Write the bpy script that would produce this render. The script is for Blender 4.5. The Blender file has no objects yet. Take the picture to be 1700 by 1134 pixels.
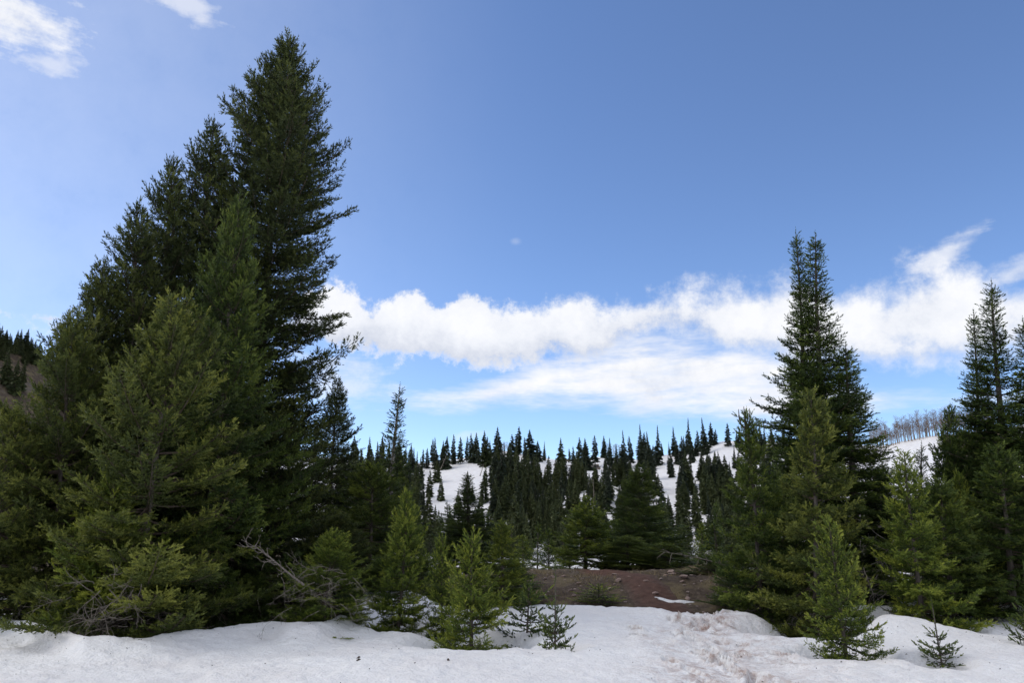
import bpy, math, random
import numpy as np
from mathutils import Vector, Quaternion, Matrix

# ---------------------------------------------------------------- camera, sky, sun, exposure
SC = bpy.context.scene
COL = SC.collection
F_PX, CX, CY, PITCH, EYE = 1250.0, 850.0, 567.0, math.radians(14.0), 1.65
cam_d = bpy.data.cameras.new('camera'); cam = bpy.data.objects.new('camera', cam_d); COL.objects.link(cam)
cam_d.sensor_fit = 'HORIZONTAL'; cam_d.sensor_width = 36.0; cam_d.lens = 36.0 * F_PX / 1700.0
cam_d.clip_start = 0.1; cam_d.clip_end = 5000
cam.location = (0, 0, EYE); cam.rotation_euler = (math.radians(90) + PITCH, 0, 0)
SC.camera = cam
SUN_EL, SUN_AZ = math.radians(48), math.radians(-80)      # azimuth from +Y, negative = left
SUN_STRENGTH, SUN_ANGLE, SKY_STRENGTH, EXPOSURE = 0.95, math.radians(35), 0.138, 0.62
SC.view_settings.view_transform = 'Standard'; SC.view_settings.look = 'None'
SC.view_settings.exposure = EXPOSURE; SC.view_settings.gamma = 1.0
SC.view_settings.use_curve_mapping = False
SC.cycles.use_denoising = True; SC.cycles.use_adaptive_sampling = True; SC.cycles.adaptive_threshold = 0.02
SC.cycles.max_bounces = 4; SC.cycles.transparent_max_bounces = 8
SC.cycles.diffuse_bounces = 2; SC.cycles.glossy_bounces = 2; SC.cycles.transmission_bounces = 4

def pix_dir(px, py):
    v = (CY - py) / F_PX; u = (px - CX) / F_PX
    return np.array([u, math.cos(PITCH) - math.sin(PITCH) * v, math.sin(PITCH) + math.cos(PITCH) * v])
def pix_at(px, py, depth):
    d = pix_dir(px, py); d = d * (depth / d[1])
    return Vector((d[0], d[1], d[2] + EYE))
def az_el(px, py):
    d = pix_dir(px, py); return math.atan2(d[0], d[1]), math.atan2(d[2], math.hypot(d[0], d[1]))

class NT:
    """small helper to chain shader nodes"""
    def __init__(s, tree): s.t = tree; s.n = tree.nodes; s.l = tree.links
    def new(s, kind, **kw):
        nd = s.n.new(kind)
        for k, v in kw.items(): setattr(nd, k, v)
        return nd
    def put(s, sock, v):
        if isinstance(v, (int, float)): sock.default_value = v
        elif isinstance(v, tuple): sock.default_value = v
        elif v is not None: s.l.new(v, sock)
    def math(s, op, a, b=None, c=None, clamp=False):
        nd = s.new('ShaderNodeMath', operation=op); nd.use_clamp = clamp
        s.put(nd.inputs[0], a); s.put(nd.inputs[1], b)
        if c is not None: s.put(nd.inputs[2], c)
        return nd.outputs[0]
    def smooth(s, v, lo, hi, a=0.0, b=1.0):
        nd = s.new('ShaderNodeMapRange', interpolation_type='SMOOTHSTEP')
        s.put(nd.inputs[0], v)
        for i, q in enumerate((lo, hi, a, b)): s.put(nd.inputs[1 + i], q)
        return nd.outputs[0]
    def noise(s, vec, scale, detail=4, rough=0.55, dist=0.0, dims='3D'):
        nd = s.new('ShaderNodeTexNoise', noise_dimensions=dims)
        s.put(nd.inputs['Vector'], vec); nd.inputs['Scale'].default_value = scale
        nd.inputs['Detail'].default_value = detail; nd.inputs['Roughness'].default_value = rough
        nd.inputs['Distortion'].default_value = dist
        return nd.outputs['Fac']
    def mix(s, f, a, b, blend='MIX'):
        nd = s.new('ShaderNodeMix', data_type='RGBA', blend_type=blend)
        s.put(nd.inputs[0], f); s.put(nd.inputs[6], a); s.put(nd.inputs[7], b)
        return nd.outputs[2]
    def ramp(s, f, stops):
        nd = s.new('ShaderNodeValToRGB'); e = nd.color_ramp.elements
        while len(e) < len(stops): e.new(0.5)
        for el, (p, c) in zip(e, stops): el.position = p; el.color = c if len(c) == 4 else (*c, 1)
        s.put(nd.inputs[0], f); return nd.outputs[0]

def build_world():
    w = bpy.data.worlds.new('World'); SC.world = w; w.use_nodes = True
    w.cycles.sampling_method = 'MANUAL'; w.cycles.sample_map_resolution = 256
    w.node_tree.nodes.clear(); N = NT(w.node_tree)
    sky = N.new('ShaderNodeTexSky', sky_type='NISHITA'); sky.sun_disc = False
    sky.sun_elevation = SUN_EL; sky.sun_rotation = SUN_AZ
    sky.altitude = 3000; sky.air_density = 1.0; sky.dust_density = 1.0; sky.ozone_density = 3.0
    gen = N.new('ShaderNodeTexCoord').outputs['Generated']
    sep = N.new('ShaderNodeSeparateXYZ'); N.put(sep.inputs[0], gen)
    az = N.math('ARCTAN2', sep.outputs[0], sep.outputs[1])
    el = N.math('ARCSINE', sep.outputs[2])
    AZ0, AZ1, EMAX = -0.75, 0.75, 0.8
    fa = N.math('DIVIDE', N.math('SUBTRACT', az, AZ0), AZ1 - AZ0, clamp=True)
    def curve(pts):
        nd = N.new('ShaderNodeFloatCurve'); c = nd.mapping.curves[0]
        q = []
        for px, py in pts:
            a, e = az_el(px, py); q.append(((a - AZ0) / (AZ1 - AZ0), e / EMAX))
        q = sorted(q); q = [(0.0, q[0][1])] + q + [(1.0, q[-1][1])]
        while len(c.points) < len(q): c.points.new(0.5, 0.5)
        for p, (x, y) in zip(c.points, q): p.location = (x, y); p.handle_type = 'AUTO_CLAMPED'
        nd.mapping.update(); N.put(nd.inputs['Value'], fa)
        return N.math('MULTIPLY', nd.outputs[0], EMAX)
    # banks of cloud as bands between two curves of elevation, broken up by noise
    top = curve([(380, 560), (470, 545), (520, 494), (575, 482), (622, 510), (690, 484), (730, 505), (780, 482), (835, 512), (905, 506), (965, 486), (1010, 498), (1080, 486), (1190, 470), (1250, 474), (1310, 458), (1400, 480), (1460, 470), (1545, 432), (1610, 440), (1660, 460), (1720, 450)])
    bot = curve([(380, 560), (470, 548), (530, 568), (610, 578), (720, 584), (790, 604), (900, 600), (980, 602), (1035, 572), (1085, 552), (1130, 556), (1200, 580), (1330, 600), (1420, 604), (1545, 612), (1620, 602), (1720, 575)])
    ctop = curve([(430, 660), (700, 668), (800, 640), (900, 606), (1000, 578), (1060, 560), (1150, 565), (1300, 590), (1400, 640), (1500, 660), (1720, 660)])
    cbot = curve([(430, 664), (700, 672), (850, 670), (1000, 672), (1100, 680), (1200, 694), (1310, 704), (1420, 690), (1500, 664), (1720, 664)])
    big = N.noise(gen, 15, 6, 0.66)
    wob = N.math('MULTIPLY', N.math('SUBTRACT', big, 0.5), 0.115)
    band = N.math('ADD', N.math('ADD', N.math('MINIMUM', N.math('SUBTRACT', top, el), N.math('SUBTRACT', el, bot)), 0.002), wob)
    bank = N.smooth(band, -0.006, N.math('MULTIPLY', N.smooth(az, -0.15, 0.4, 0.010, 0.04), 1.0))
    low = N.noise(gen, 3.0, 1)
    # far from the view the bank goes on in broken pieces
    holes = N.smooth(low, 0.35, 0.55)
    away = N.math('MAXIMUM', N.smooth(N.math('ABSOLUTE', az), 0.72, 1.0), N.smooth(el, 0.72, 0.95))
    keep = N.math('SUBTRACT', 1.0, N.math('MULTIPLY', away, N.math('SUBTRACT', 1.0, holes)))
    bank = N.math('MULTIPLY', bank, keep)
    # streaky thin cloud below the bank: noise stretched along a slant
    mp = N.new('ShaderNodeMapping'); N.put(mp.inputs[0], gen)
    mp.inputs['Rotation'].default_value = (0, math.radians(28), 0); mp.inputs['Scale'].default_value = (10, 10, 46)
    streak = N.noise(mp.outputs[0], 1.0, 4, 0.62)
    cb = N.math('ADD', N.math('MINIMUM', N.math('SUBTRACT', ctop, el), N.math('SUBTRACT', el, cbot)), N.math('MULTIPLY', N.math('SUBTRACT', streak, 0.5), 0.075))
    cir = N.math('MULTIPLY', N.smooth(cb, -0.02, 0.035), N.smooth(streak, 0.2, 0.62, 0.6, 1.0))
    cir = N.math('MULTIPLY', cir, keep)
    # soft separate wisps
    def wisp(px, py, rx, ry, rot, strength):
        a, e = az_el(px, py); rx /= F_PX; ry /= F_PX
        da = N.math('SUBTRACT', az, a); de = N.math('SUBTRACT', el, e); c, s_ = math.cos(rot), math.sin(rot)
        p = N.math('ADD', N.math('MULTIPLY', da, c / rx), N.math('MULTIPLY', de, s_ / rx))
        q = N.math('ADD', N.math('MULTIPLY', da, -s_ / ry), N.math('MULTIPLY', de, c / ry))
        d = N.math('SQRT', N.math('ADD', N.math('MULTIPLY', p, p), N.math('MULTIPLY', q, q)))
        v = N.math('ADD', N.math('SUBTRACT', 1.0, d), mod)
        return N.math('MULTIPLY', N.smooth(v, 0.0, 0.9), strength)
    mod = N.math('MULTIPLY', N.math('SUBTRACT', N.math('ADD', N.math('MULTIPLY', big, 0.5), N.math('MULTIPLY', streak, 0.5)), 0.5), 3.2)
    ws = [wisp(0, 0, 150, 80, -0.2, 0.95), wisp(88, 108, 80, 34, 0.1, 0.6), wisp(300, 0, 120, 32, -0.2, 0.6),
          wisp(560, 625, 120, 55, -0.35, 0.55), wisp(1560, 428, 85, 22, 0.45, 0.7), wisp(1690, 448, 60, 26, 0.25, 0.6),
          wisp(790, 722, 55, 12, 0.2, 0.3), wisp(855, 400, 15, 8, 0.0, 0.16)]
    # the broken cloud that shades the foreground goes on overhead and behind
    rest = N.math('MULTIPLY', N.smooth(N.math('ADD', N.math('MULTIPLY', low, 0.6), N.math('MULTIPLY', big, 0.4)), 0.40, 0.52), N.math('MULTIPLY', away, 0.85))
    d = N.math('MAXIMUM', cir, rest)
    veil = N.math('MULTIPLY', N.smooth(az, 0.1, -0.9), 0.30)      # thin high haze towards the sun
    d = N.math('MAXIMUM', d, veil)
    for q in ws: d = N.math('MAXIMUM', d, q)
    dens = N.math('SUBTRACT', 1.0, N.math('MULTIPLY', N.math('SUBTRACT', 1.0, d), N.math('SUBTRACT', 1.0, N.math('MULTIPLY', bank, 0.94))))
    skyc = N.new('ShaderNodeVectorMath', operation='SCALE'); N.put(skyc.inputs[0], sky.outputs[0]); skyc.inputs['Scale'].default_value = SKY_STRENGTH
    hs = N.new('ShaderNodeHueSaturation'); N.put(hs.inputs['Color'], skyc.outputs[0]); hs.inputs['Saturation'].default_value = 1.04; hs.inputs['Hue'].default_value = 0.503
    # sunward edges white, thicker undersides a little greyer
    thick = N.math('MAXIMUM', N.smooth(N.math('SUBTRACT', el, bot), -0.005, 0.05), N.math('SUBTRACT', 1.0, bank))
    lit = N.math('ADD', N.math('MULTIPLY', big, 0.75), N.math('MULTIPLY', thick, 0.25))
    cl = N.ramp(lit, [(0.40, (0.46, 0.48, 0.535)), (0.56, (0.595, 0.605, 0.635)), (0.70, (0.665, 0.665, 0.675))])
    out = N.mix(dens, hs.outputs[0], cl)
    bg = N.new('ShaderNodeBackground'); N.put(bg.inputs[0], out); bg.inputs[1].default_value = 1.0
    wo = N.new('ShaderNodeOutputWorld'); N.l.new(bg.outputs[0], wo.inputs[0])
build_world()
sun_d = bpy.data.lights.new('sun', 'SUN'); sun = bpy.data.objects.new('sun', sun_d); COL.objects.link(sun)
sun_d.energy = SUN_STRENGTH; sun_d.angle = SUN_ANGLE; sun_d.color = (1.0, 0.94, 0.85)
sdir = Vector((math.sin(SUN_AZ) * math.cos(SUN_EL), math.cos(SUN_AZ) * math.cos(SUN_EL), math.sin(SUN_EL)))
sun.rotation_euler = sdir.to_track_quat('Z', 'Y').to_euler()

# ---------------------------------------------------------------- noise and mesh helpers
def vnoise(x, y, seed=0):
    x = np.asarray(x, float); y = np.asarray(y, float)
    xi = np.floor(x).astype(np.int64); yi = np.floor(y).astype(np.int64); xf = x - xi; yf = y - yi
    def h(i, j):
        n = (i * 374761393 + j * 668265263 + seed * 1442695041) & 0xFFFFFFFF
        n = ((n ^ (n >> 13)) * 1274126177) & 0xFFFFFFFF
        n = ((n ^ (n >> 15)) * 2246822519) & 0xFFFFFFFF
        return ((n ^ (n >> 16)) & 0xFFFFFF) / float(0xFFFFFF)
    u = xf * xf * xf * (xf * (6 * xf - 15) + 10); v = yf * yf * yf * (yf * (6 * yf - 15) + 10)
    return (h(xi, yi) * (1 - u) + h(xi + 1, yi) * u) * (1 - v) + (h(xi, yi + 1) * (1 - u) + h(xi + 1, yi + 1) * u) * v
def fbm(x, y, seed=0, oct=4):
    s = 0; a = 0.5; t = 0
    for o in range(oct):
        s = s + a * vnoise(x * 2 ** o + 17.3 * o, y * 2 ** o - 9.1 * o, seed + o); t += a; a *= 0.5
    return s / t - 0.5
def sstep(a, b, x):
    t = np.clip((x - a) / (b - a), 0, 1); return t * t * (3 - 2 * t)

def mesh_from(name, V, Fc, mats, face_mat=None, smooth=False, attr=None, vattr=None):
    """V (n,3); Fc list of arrays (m,k) of equal-size polygons"""
    me = bpy.data.meshes.new(name)
    V = np.ascontiguousarray(V, dtype=np.float32)
    Fc = [np.asarray(f, dtype=np.int32) for f in Fc if len(f)]
    loops = np.concatenate([f.ravel() for f in Fc]); sizes = np.concatenate([np.full(len(f), f.shape[1], dtype=np.int32) for f in Fc])
    starts = np.concatenate([[0], np.cumsum(sizes)[:-1]]).astype(np.int32)
    me.vertices.add(len(V)); me.vertices.foreach_set('co', V.ravel())
    me.loops.add(len(loops)); me.loops.foreach_set('vertex_index', loops)
    me.polygons.add(len(sizes)); me.polygons.foreach_set('loop_start', starts)
    if face_mat is not None: me.polygons.foreach_set('material_index', np.asarray(face_mat, dtype=np.int32))
    me.polygons.foreach_set('use_smooth', np.full(len(sizes), smooth))
    for k, a in (attr or {}).items():
        at = me.attributes.new(k, 'FLOAT', 'FACE'); at.data.foreach_set('value', np.asarray(a, dtype=np.float32))
    for k, a in (vattr or {}).items():
        at = me.attributes.new(k, 'FLOAT', 'POINT'); at.data.foreach_set('value', np.asarray(a, dtype=np.float32))
    for m in mats: me.materials.append(m)
    me.update(calc_edges=True)
    return me
def link(name, me, parent=None):
    o = bpy.data.objects.new(name, me); COL.objects.link(o)
    if parent: o.parent = parent
    return o
def tag(o, label=None, cat=None, group=None, kind=None):
    if label: o['label'] = label
    if cat: o['category'] = cat
    if group: o['group'] = group
    if kind: o['kind'] = kind
    return o

def mat_new(name):
    m = bpy.data.materials.new(name); m.use_nodes = True; m.node_tree.nodes.clear()
    N = NT(m.node_tree); out = N.new('ShaderNodeOutputMaterial'); return m, N, out
def principled(N, out, col, rough=0.8, bump=None, bstr=0.3, bdist=0.02, spec=0.3):
    p = N.new('ShaderNodeBsdfPrincipled'); N.put(p.inputs['Base Color'], col); N.put(p.inputs['Roughness'], rough)
    p.inputs['Specular IOR Level'].default_value = spec
    if bump is not None:
        b = N.new('ShaderNodeBump'); b.inputs['Strength'].default_value = bstr; b.inputs['Distance'].default_value = bdist
        N.put(b.inputs['Height'], bump); N.l.new(b.outputs[0], p.inputs['Normal'])
    N.l.new(p.outputs[0], out.inputs[0]); return p

def foliage_mat(name, dark, mid, light, transl=0.16, vary=0.16):
    m, N, out = mat_new(name)
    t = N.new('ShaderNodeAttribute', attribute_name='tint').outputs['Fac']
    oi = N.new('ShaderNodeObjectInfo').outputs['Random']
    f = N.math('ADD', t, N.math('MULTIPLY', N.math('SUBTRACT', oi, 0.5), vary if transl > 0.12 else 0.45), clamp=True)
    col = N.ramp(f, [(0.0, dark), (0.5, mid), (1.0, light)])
    p = N.new('ShaderNodeBsdfPrincipled'); N.put(p.inputs['Base Color'], col); p.inputs['Roughness'].default_value = 0.55
    p.inputs['Specular IOR Level'].default_value = 0.3
    tr = N.new('ShaderNodeBsdfTranslucent'); N.put(tr.inputs[0], col)
    mx = N.new('ShaderNodeMixShader'); mx.inputs[0].default_value = transl
    N.l.new(p.outputs[0], mx.inputs[1]); N.l.new(tr.outputs[0], mx.inputs[2]); N.l.new(mx.outputs[0], out.inputs[0])
    return m
M = {}
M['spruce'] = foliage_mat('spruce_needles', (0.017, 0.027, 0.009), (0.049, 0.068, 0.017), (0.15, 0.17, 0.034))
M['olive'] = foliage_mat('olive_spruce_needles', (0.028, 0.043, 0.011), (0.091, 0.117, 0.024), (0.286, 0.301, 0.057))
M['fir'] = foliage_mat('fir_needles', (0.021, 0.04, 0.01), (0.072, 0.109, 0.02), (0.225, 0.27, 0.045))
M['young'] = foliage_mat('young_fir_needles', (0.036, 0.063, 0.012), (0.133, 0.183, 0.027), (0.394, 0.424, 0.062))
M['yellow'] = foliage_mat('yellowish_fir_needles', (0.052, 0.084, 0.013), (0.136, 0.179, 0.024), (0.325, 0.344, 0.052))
M['far'] = foliage_mat('far_spruce_needles', (0.026, 0.039, 0.025), (0.05, 0.067, 0.039), (0.09, 0.106, 0.053), 0.1)
M['far_green'] = foliage_mat('far_fir_needles', (0.036, 0.053, 0.023), (0.072, 0.092, 0.034), (0.126, 0.14, 0.051), 0.1)

def wood_mat(name, a, b, scale=9.0, stretch=0.25):
    m, N, out = mat_new(name)
    tc = N.new('ShaderNodeTexCoord').outputs['Object']
    mp = N.new('ShaderNodeMapping'); N.put(mp.inputs[0], tc); mp.inputs['Scale'].default_value = (1, 1, stretch)
    n = N.noise(mp.outputs[0], scale, 5, 0.65)
    principled(N, out, N.ramp(n, [(0.3, a), (0.7, b)]), 0.9, n, 0.6, 0.02)
    return m
M['bark'] = wood_mat('grey_brown_bark', (0.045, 0.036, 0.030), (0.16, 0.135, 0.115))
M['pale_bark'] = wood_mat('pale_grey_bark', (0.13, 0.115, 0.10), (0.34, 0.31, 0.28))
M['twig'] = wood_mat('brown_twig', (0.05, 0.036, 0.026), (0.13, 0.10, 0.075))
M['dead'] = wood_mat('dead_grey_wood', (0.085, 0.072, 0.06), (0.30, 0.26, 0.22), 14)
M['aspen'] = wood_mat('pale_aspen_bark', (0.17, 0.125, 0.09), (0.40, 0.32, 0.24), 3)
M['aspen_twig'] = wood_mat('bare_aspen_twig', (0.15, 0.092, 0.055), (0.25, 0.165, 0.105), 3)

def snow_mat():
    m, N, out = mat_new('old_snow')
    pos = N.new('ShaderNodeNewGeometry').outputs['Position']
    dirt = N.new('ShaderNodeAttribute', attribute_name='dirt').outputs['Fac']
    n1 = N.noise(pos, 5.5, 4, 0.6); n2 = N.noise(pos, 30, 4, 0.65); n3 = N.noise(pos, 0.7, 3, 0.5)
    base = N.mix(N.smooth(n3, 0.35, 0.7), (0.86, 0.86, 0.86, 1), (0.81, 0.795, 0.79, 1))
    base = N.mix(N.math('MULTIPLY', N.smooth(n2, 0.5, 0.78), 0.55), base, (0.60, 0.55, 0.52, 1))
    f = N.math('MULTIPLY', dirt, N.smooth(N.math('ADD', N.math('MULTIPLY', n1, 0.7), N.math('MULTIPLY', n2, 0.3)), 0.36, 0.66), clamp=True)
    col = N.mix(f, base, (0.36, 0.245, 0.205, 1))
    h = N.math('ADD', N.math('MULTIPLY', n1, 0.8), N.math('MULTIPLY', n2, 0.35))
    principled(N, out, col, 0.65, h, 0.9, 0.085, 0.2)
    return m
M['snow'] = snow_mat()
def earth_mat():
    m, N, out = mat_new('red_brown_earth')
    pos = N.new('ShaderNodeNewGeometry').outputs['Position']
    n1 = N.noise(pos, 0.9, 5, 0.6); n2 = N.noise(pos, 9, 6, 0.7); n3 = N.noise(pos, 0.12, 4, 0.6)
    c = N.ramp(n2, [(0.3, (0.034, 0.025, 0.018)), (0.55, (0.084, 0.062, 0.045)), (0.78, (0.20, 0.16, 0.125))])
    c = N.mix(N.math('MULTIPLY', N.smooth(n1, 0.46, 0.62), 0.8), c, (0.150, 0.118, 0.066, 1))     # dry grass and litter
    c = N.mix(N.math('MULTIPLY', N.smooth(n3, 0.52, 0.62), 0.5), c, (0.14, 0.125, 0.115, 1))
    principled(N, out, c, 0.95, N.math('ADD', N.math('MULTIPLY', n1, 0.5), n2), 0.9, 0.06, 0.15)
    return m
M['earth'] = earth_mat()
def path_mat():
    m, N, out = mat_new('worn_red_path')
    pos = N.new('ShaderNodeNewGeometry').outputs['Position']
    n2 = N.noise(pos, 7, 6, 0.7)
    e = N.new('ShaderNodeAttribute', attribute_name='edge').outputs['Fac']; n1 = N.noise(pos, 2.2, 4, 0.65)
    c = N.ramp(n2, [(0.3, (0.062, 0.034, 0.026)), (0.7, (0.130, 0.075, 0.056))])
    ec = N.ramp(n2, [(0.3, (0.042, 0.029, 0.022)), (0.55, (0.098, 0.068, 0.052)), (0.78, (0.20, 0.155, 0.12))])
    f = N.smooth(N.math('ADD', e, N.math('MULTIPLY', N.math('SUBTRACT', n1, 0.5), 1.6)), 0.35, 0.85)
    principled(N, out, N.mix(f, c, ec), 0.95, n2, 0.7, 0.05, 0.15)
    return m
M['path'] = path_mat()
def rock_mat():
    m, N, out = mat_new('pinkish_stone')
    pos = N.new('ShaderNodeTexCoord').outputs['Object']; n = N.noise(pos, 6, 6, 0.65)
    oi = N.new('ShaderNodeObjectInfo').outputs['Random']
    a = N.ramp(n, [(0.3, (0.15, 0.11, 0.095)), (0.7, (0.42, 0.34, 0.30))])
    principled(N, out, N.mix(N.math('MULTIPLY', oi, 0.6), a, (0.30, 0.20, 0.165, 1)), 0.9, n, 0.5, 0.02)
    return m
M['rock'] = rock_mat()
M['debris'] = wood_mat('dark_litter', (0.03, 0.022, 0.016), (0.07, 0.05, 0.035))

# ---------------------------------------------------------------- terrain functions
def ctrl(pts):
    A = []; T = []
    for px, py in pts:
        a, e = az_el(px, py); A.append(a); T.append(math.tan(e))
    return np.array(A), np.array(T)
RA, RT = ctrl([(-700, 560), (-420, 470), (-120, 520), (0, 568), (60, 586), (140, 640), (250, 715), (420, 752), (600, 765), (700, 772), (790, 762), (835, 752), (870, 757), (920, 764), (1000, 758), (1060, 762), (1130, 752), (1195, 735), (1270, 733), (1400, 740), (1470, 742), (1530, 730), (1570, 722), (1650, 712), (1800, 700), (2200, 690)])
RA = np.concatenate([[-3.2, -1.9], RA, [1.9, 3.2]]); RT = np.concatenate([[0.06, 0.06], RT, [0.06, 0.06]])
RDa = np.array([-3.2, -0.9, -0.62, -0.45, -0.25, 0.2, 0.42, 0.6, 1.0, 3.2]); RDr = np.array([230, 170, 165, 190, 205, 215, 205, 170, 165, 230.])
def ridge(az): return np.interp(az, RA, RT), np.interp(az, RDa, RDr)

def near_z(x, y):
    """bare earth close to the camera: nearly flat, a low mound with the path, a hollow behind it"""
    r = np.hypot(x, y)
    z = -0.5 + 0.10 * fbm(x * 0.25, y * 0.25, 3, 3) + 0.04 * fbm(x * 1.6, y * 1.6, 5, 3)
    mound = sstep(15.5, 21.5, y) * np.exp(-((x - 2.6) / 7.5) ** 4)
    z = z + mound * (0.86 + 0.12 * np.exp(-((x - 5.5) / 2.0) ** 2) + 0.45 * fbm(x * 0.7, y * 0.7, 8, 4))
    side = sstep(15, 24, y) * (1 - np.exp(-((x - 2.6) / 7.5) ** 4))
    z = z + side * 0.35
    z = z - 5.2 * sstep(23, 60, y)
    return z
def earth_z(x, y):
    x = np.asarray(x, float); y = np.asarray(y, float)
    r = np.hypot(x, y); az = np.arctan2(x, y)
    T, D = ridge(az); zr = EYE + D * T
    zn = near_z(x, y)
    foot = 105.0
    s = np.clip((r - foot) / (D - foot), 0, 1)
    prof = s ** 1.0
    zh = -5.6 + (zr + 5.6) * prof - 0.05 * np.maximum(r - D, 0)
    bump = sstep(foot, foot + 40, r) * (1 - sstep(D - 25, D, r) * 0.85)
    zh = zh + bump * (5.5 * fbm(x * 0.03, y * 0.03, 21, 4) + 0.8 * fbm(x * 0.15, y * 0.15, 24, 3))
    w = sstep(60, 105, r)
    zflat = -0.5 + 0.3 * fbm(x * 0.05, y * 0.05, 2, 3)
    return zn * (1 - w) + zh * w

# snow: its own upper surface; it ends where that surface dips below the earth
EDGE_PX = [(-400, 1030), (-100, 1038), (0, 1043), (60, 1058), (140, 1076), (250, 1070), (340, 1057), (440, 1046), (485, 1053), (530, 1050), (600, 1034)]
def edge_tab():
    U = []; Dp = []
    for px, py in EDGE_PX:
        d = pix_dir(px, py); k = -EYE / d[2]; U.append(d[0] / d[1]); Dp.append(d[1] * k)
    return np.array(U), np.array(Dp)
EU, ED = edge_tab()
def gpt(px, py, z=0.0):
    d = pix_dir(px, py); k = (z - EYE) / d[2]; return d[0] * k, d[1] * k
WELLS = []      # (x, y, radius, depth)
for px, py, r, dp in [(660, 1040, 0.75, 0.55), (785, 1066, 0.85, 0.50), (735, 1045, 0.7, 0.35), (872, 1045, 0.5, 0.38), (922, 1080, 0.42, 0.30), (1400, 1082, 0.6, 0.46), (1555, 1098, 0.40, 0.30),
                      (1330, 1048, 0.9, 0.75), (1262, 1020, 0.9, 0.6), (1530, 1040, 0.8, 0.6), (1430, 1032, 0.9, 0.8), (1395, 1030, 1.4, 0.8), (1695, 1052, 0.4, 0.25), (590, 1040, 0.5, 0.15), (1690, 985, 1.5, 0.7), (1600, 1005, 0.8, 0.6), (1215, 1015, 0.8, 0.5)]:
    x, y = gpt(px, py - 4); WELLS.append((x, y, r, dp))
PATH = [(0.6, -6), (1.4, 3), (2.45, 9.0), (2.9, 11.5), (3.4, 14.0), (3.75, 16.5), (3.7, 18.5), (3.15, 22.0), (2.6, 26.0)]
def path_x(y): return np.interp(y, [p[1] for p in PATH], [p[0] for p in PATH])
rng = np.random.default_rng(5)
FOOT = []
yy = 7.0; sgn = 1
while yy < 17.4:
    for k in range(3):
        FOOT.append((float(path_x(yy)) + sgn * rng.uniform(0.02, 0.2) + rng.normal(0, 0.42), yy + rng.uniform(-0.3, 0.3), rng.uniform(0.15, 0.22), rng.uniform(0.07, 0.10), rng.uniform(-0.5, 0.5), rng.uniform(0.09, 0.2)))
    yy += 0.42; sgn = -sgn
for k in range(30):
    q = rng.uniform(8, 16); FOOT.append((float(path_x(q)) + rng.uniform(0.8, 2.2), q, rng.uniform(0.12, 0.18), 0.09, rng.uniform(-0.6, 0.6), rng.uniform(0.02, 0.05)))
def snow_z(x, y):
    x = np.asarray(x, float); y = np.asarray(y, float); r = np.hypot(x, y)
    z = 0.30 * fbm(x * 0.22, y * 0.22, 31, 3) + 0.09 * fbm(x * 0.9, y * 0.9, 33, 3) + 0.065 * fbm(x * 3.2, y * 3.2, 35, 3) + 0.03 * fbm(x * 8.5, y * 8.5, 37, 2)
    z = z * sstep(3, 10, r)
    u = x / np.maximum(y, 0.5); front = y > 2
    # left: the snow breaks off into the melted-out ground under the big spruces
    d = y - np.interp(u, EU, ED)
    lw = sstep(-0.185, -0.225, u) * front
    lip = 0.16 * np.exp(-((d + 0.35) / 0.5) ** 2)
    z = z + lw * (lip * (0.5 + vnoise(x * 0.8, y * 0.8, 44)) - 1.0 * sstep(-0.15, 0.75, d) * (1 - 0.95 * sstep(2.6, 5.0, d) * sstep(-0.57, -0.62, u)))
    # hump behind the small firs in the middle
    hx, hy = gpt(640, 1000, 0.1); z = z + 0.28 * np.exp(-((x - hx) / 1.3) ** 2 - ((y - hy) / 1.6) ** 2)
    hx, hy = gpt(1490, 1040, 0.1); z = z + 0.22 * np.exp(-((x - hx) / 0.9) ** 2 - ((y - hy) / 0.8) ** 2)
    hx, hy = gpt(1660, 1000, 0.1); z = z + 0.22 * np.exp(-((x - hx) / 1.5) ** 2 - ((y - hy) / 1.2) ** 2)
    hx, hy = gpt(600, 1036, 0.05); z = z + 0.12 * np.exp(-((x - hx) / 0.5) ** 2 - ((y - hy) / 0.7) ** 2)
    for wx, wy, wr, wd in WELLS:
        q = np.hypot(x - wx, (y - wy)) / wr
        z = z - wd * np.exp(-q ** 4) + 0.04 * wd * np.exp(-((q - 1.45) / 0.35) ** 2)
    # far edge against the dirt mound
    e = 17.3 + 0.5 * np.sin(x * 0.9 + 0.5) + 1.3 * fbm(x * 0.35, y * 0.0 + 3, 51, 3) + 0.9 * sstep(2.6, 3.6, x) * sstep(6.5, 5, x) * -1 + 3.0 * sstep(-1.0, -3.0, x) + 2.5 * sstep(8, 10, x)
    z = z - 1.3 * sstep(-0.35, 1.3, y - e) * front - 2.5 * sstep(24, 30, y) * front + 0.10 * np.exp(-((y - e + 1.1) / 0.6) ** 2) * front
    # trampled lane
    lane = np.exp(-((x - path_x(y)) / 0.85) ** 2) * sstep(-8, -4, y) * sstep(18.5, 17, y)
    z = z - 0.07 * lane + lane * 0.05 * fbm(x * 2.6, y * 2.6, 61, 3)
    for fx, fy, a, b, ro, dp in FOOT:
        m = (np.abs(x - fx) < 0.8) & (np.abs(y - fy) < 0.8)
        if not m.any(): continue
        dx = x[m] - fx; dy = y[m] - fy; c, s = math.cos(ro), math.sin(ro)
        q = ((dx * c + dy * s) / b) ** 2 + ((-dx * s + dy * c) / a) ** 2
        z[m] += -dp * np.exp(-q ** 2.6) + 0.28 * dp * np.exp(-((np.sqrt(q) - 1.4) / 0.28) ** 2)
    return z

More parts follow.
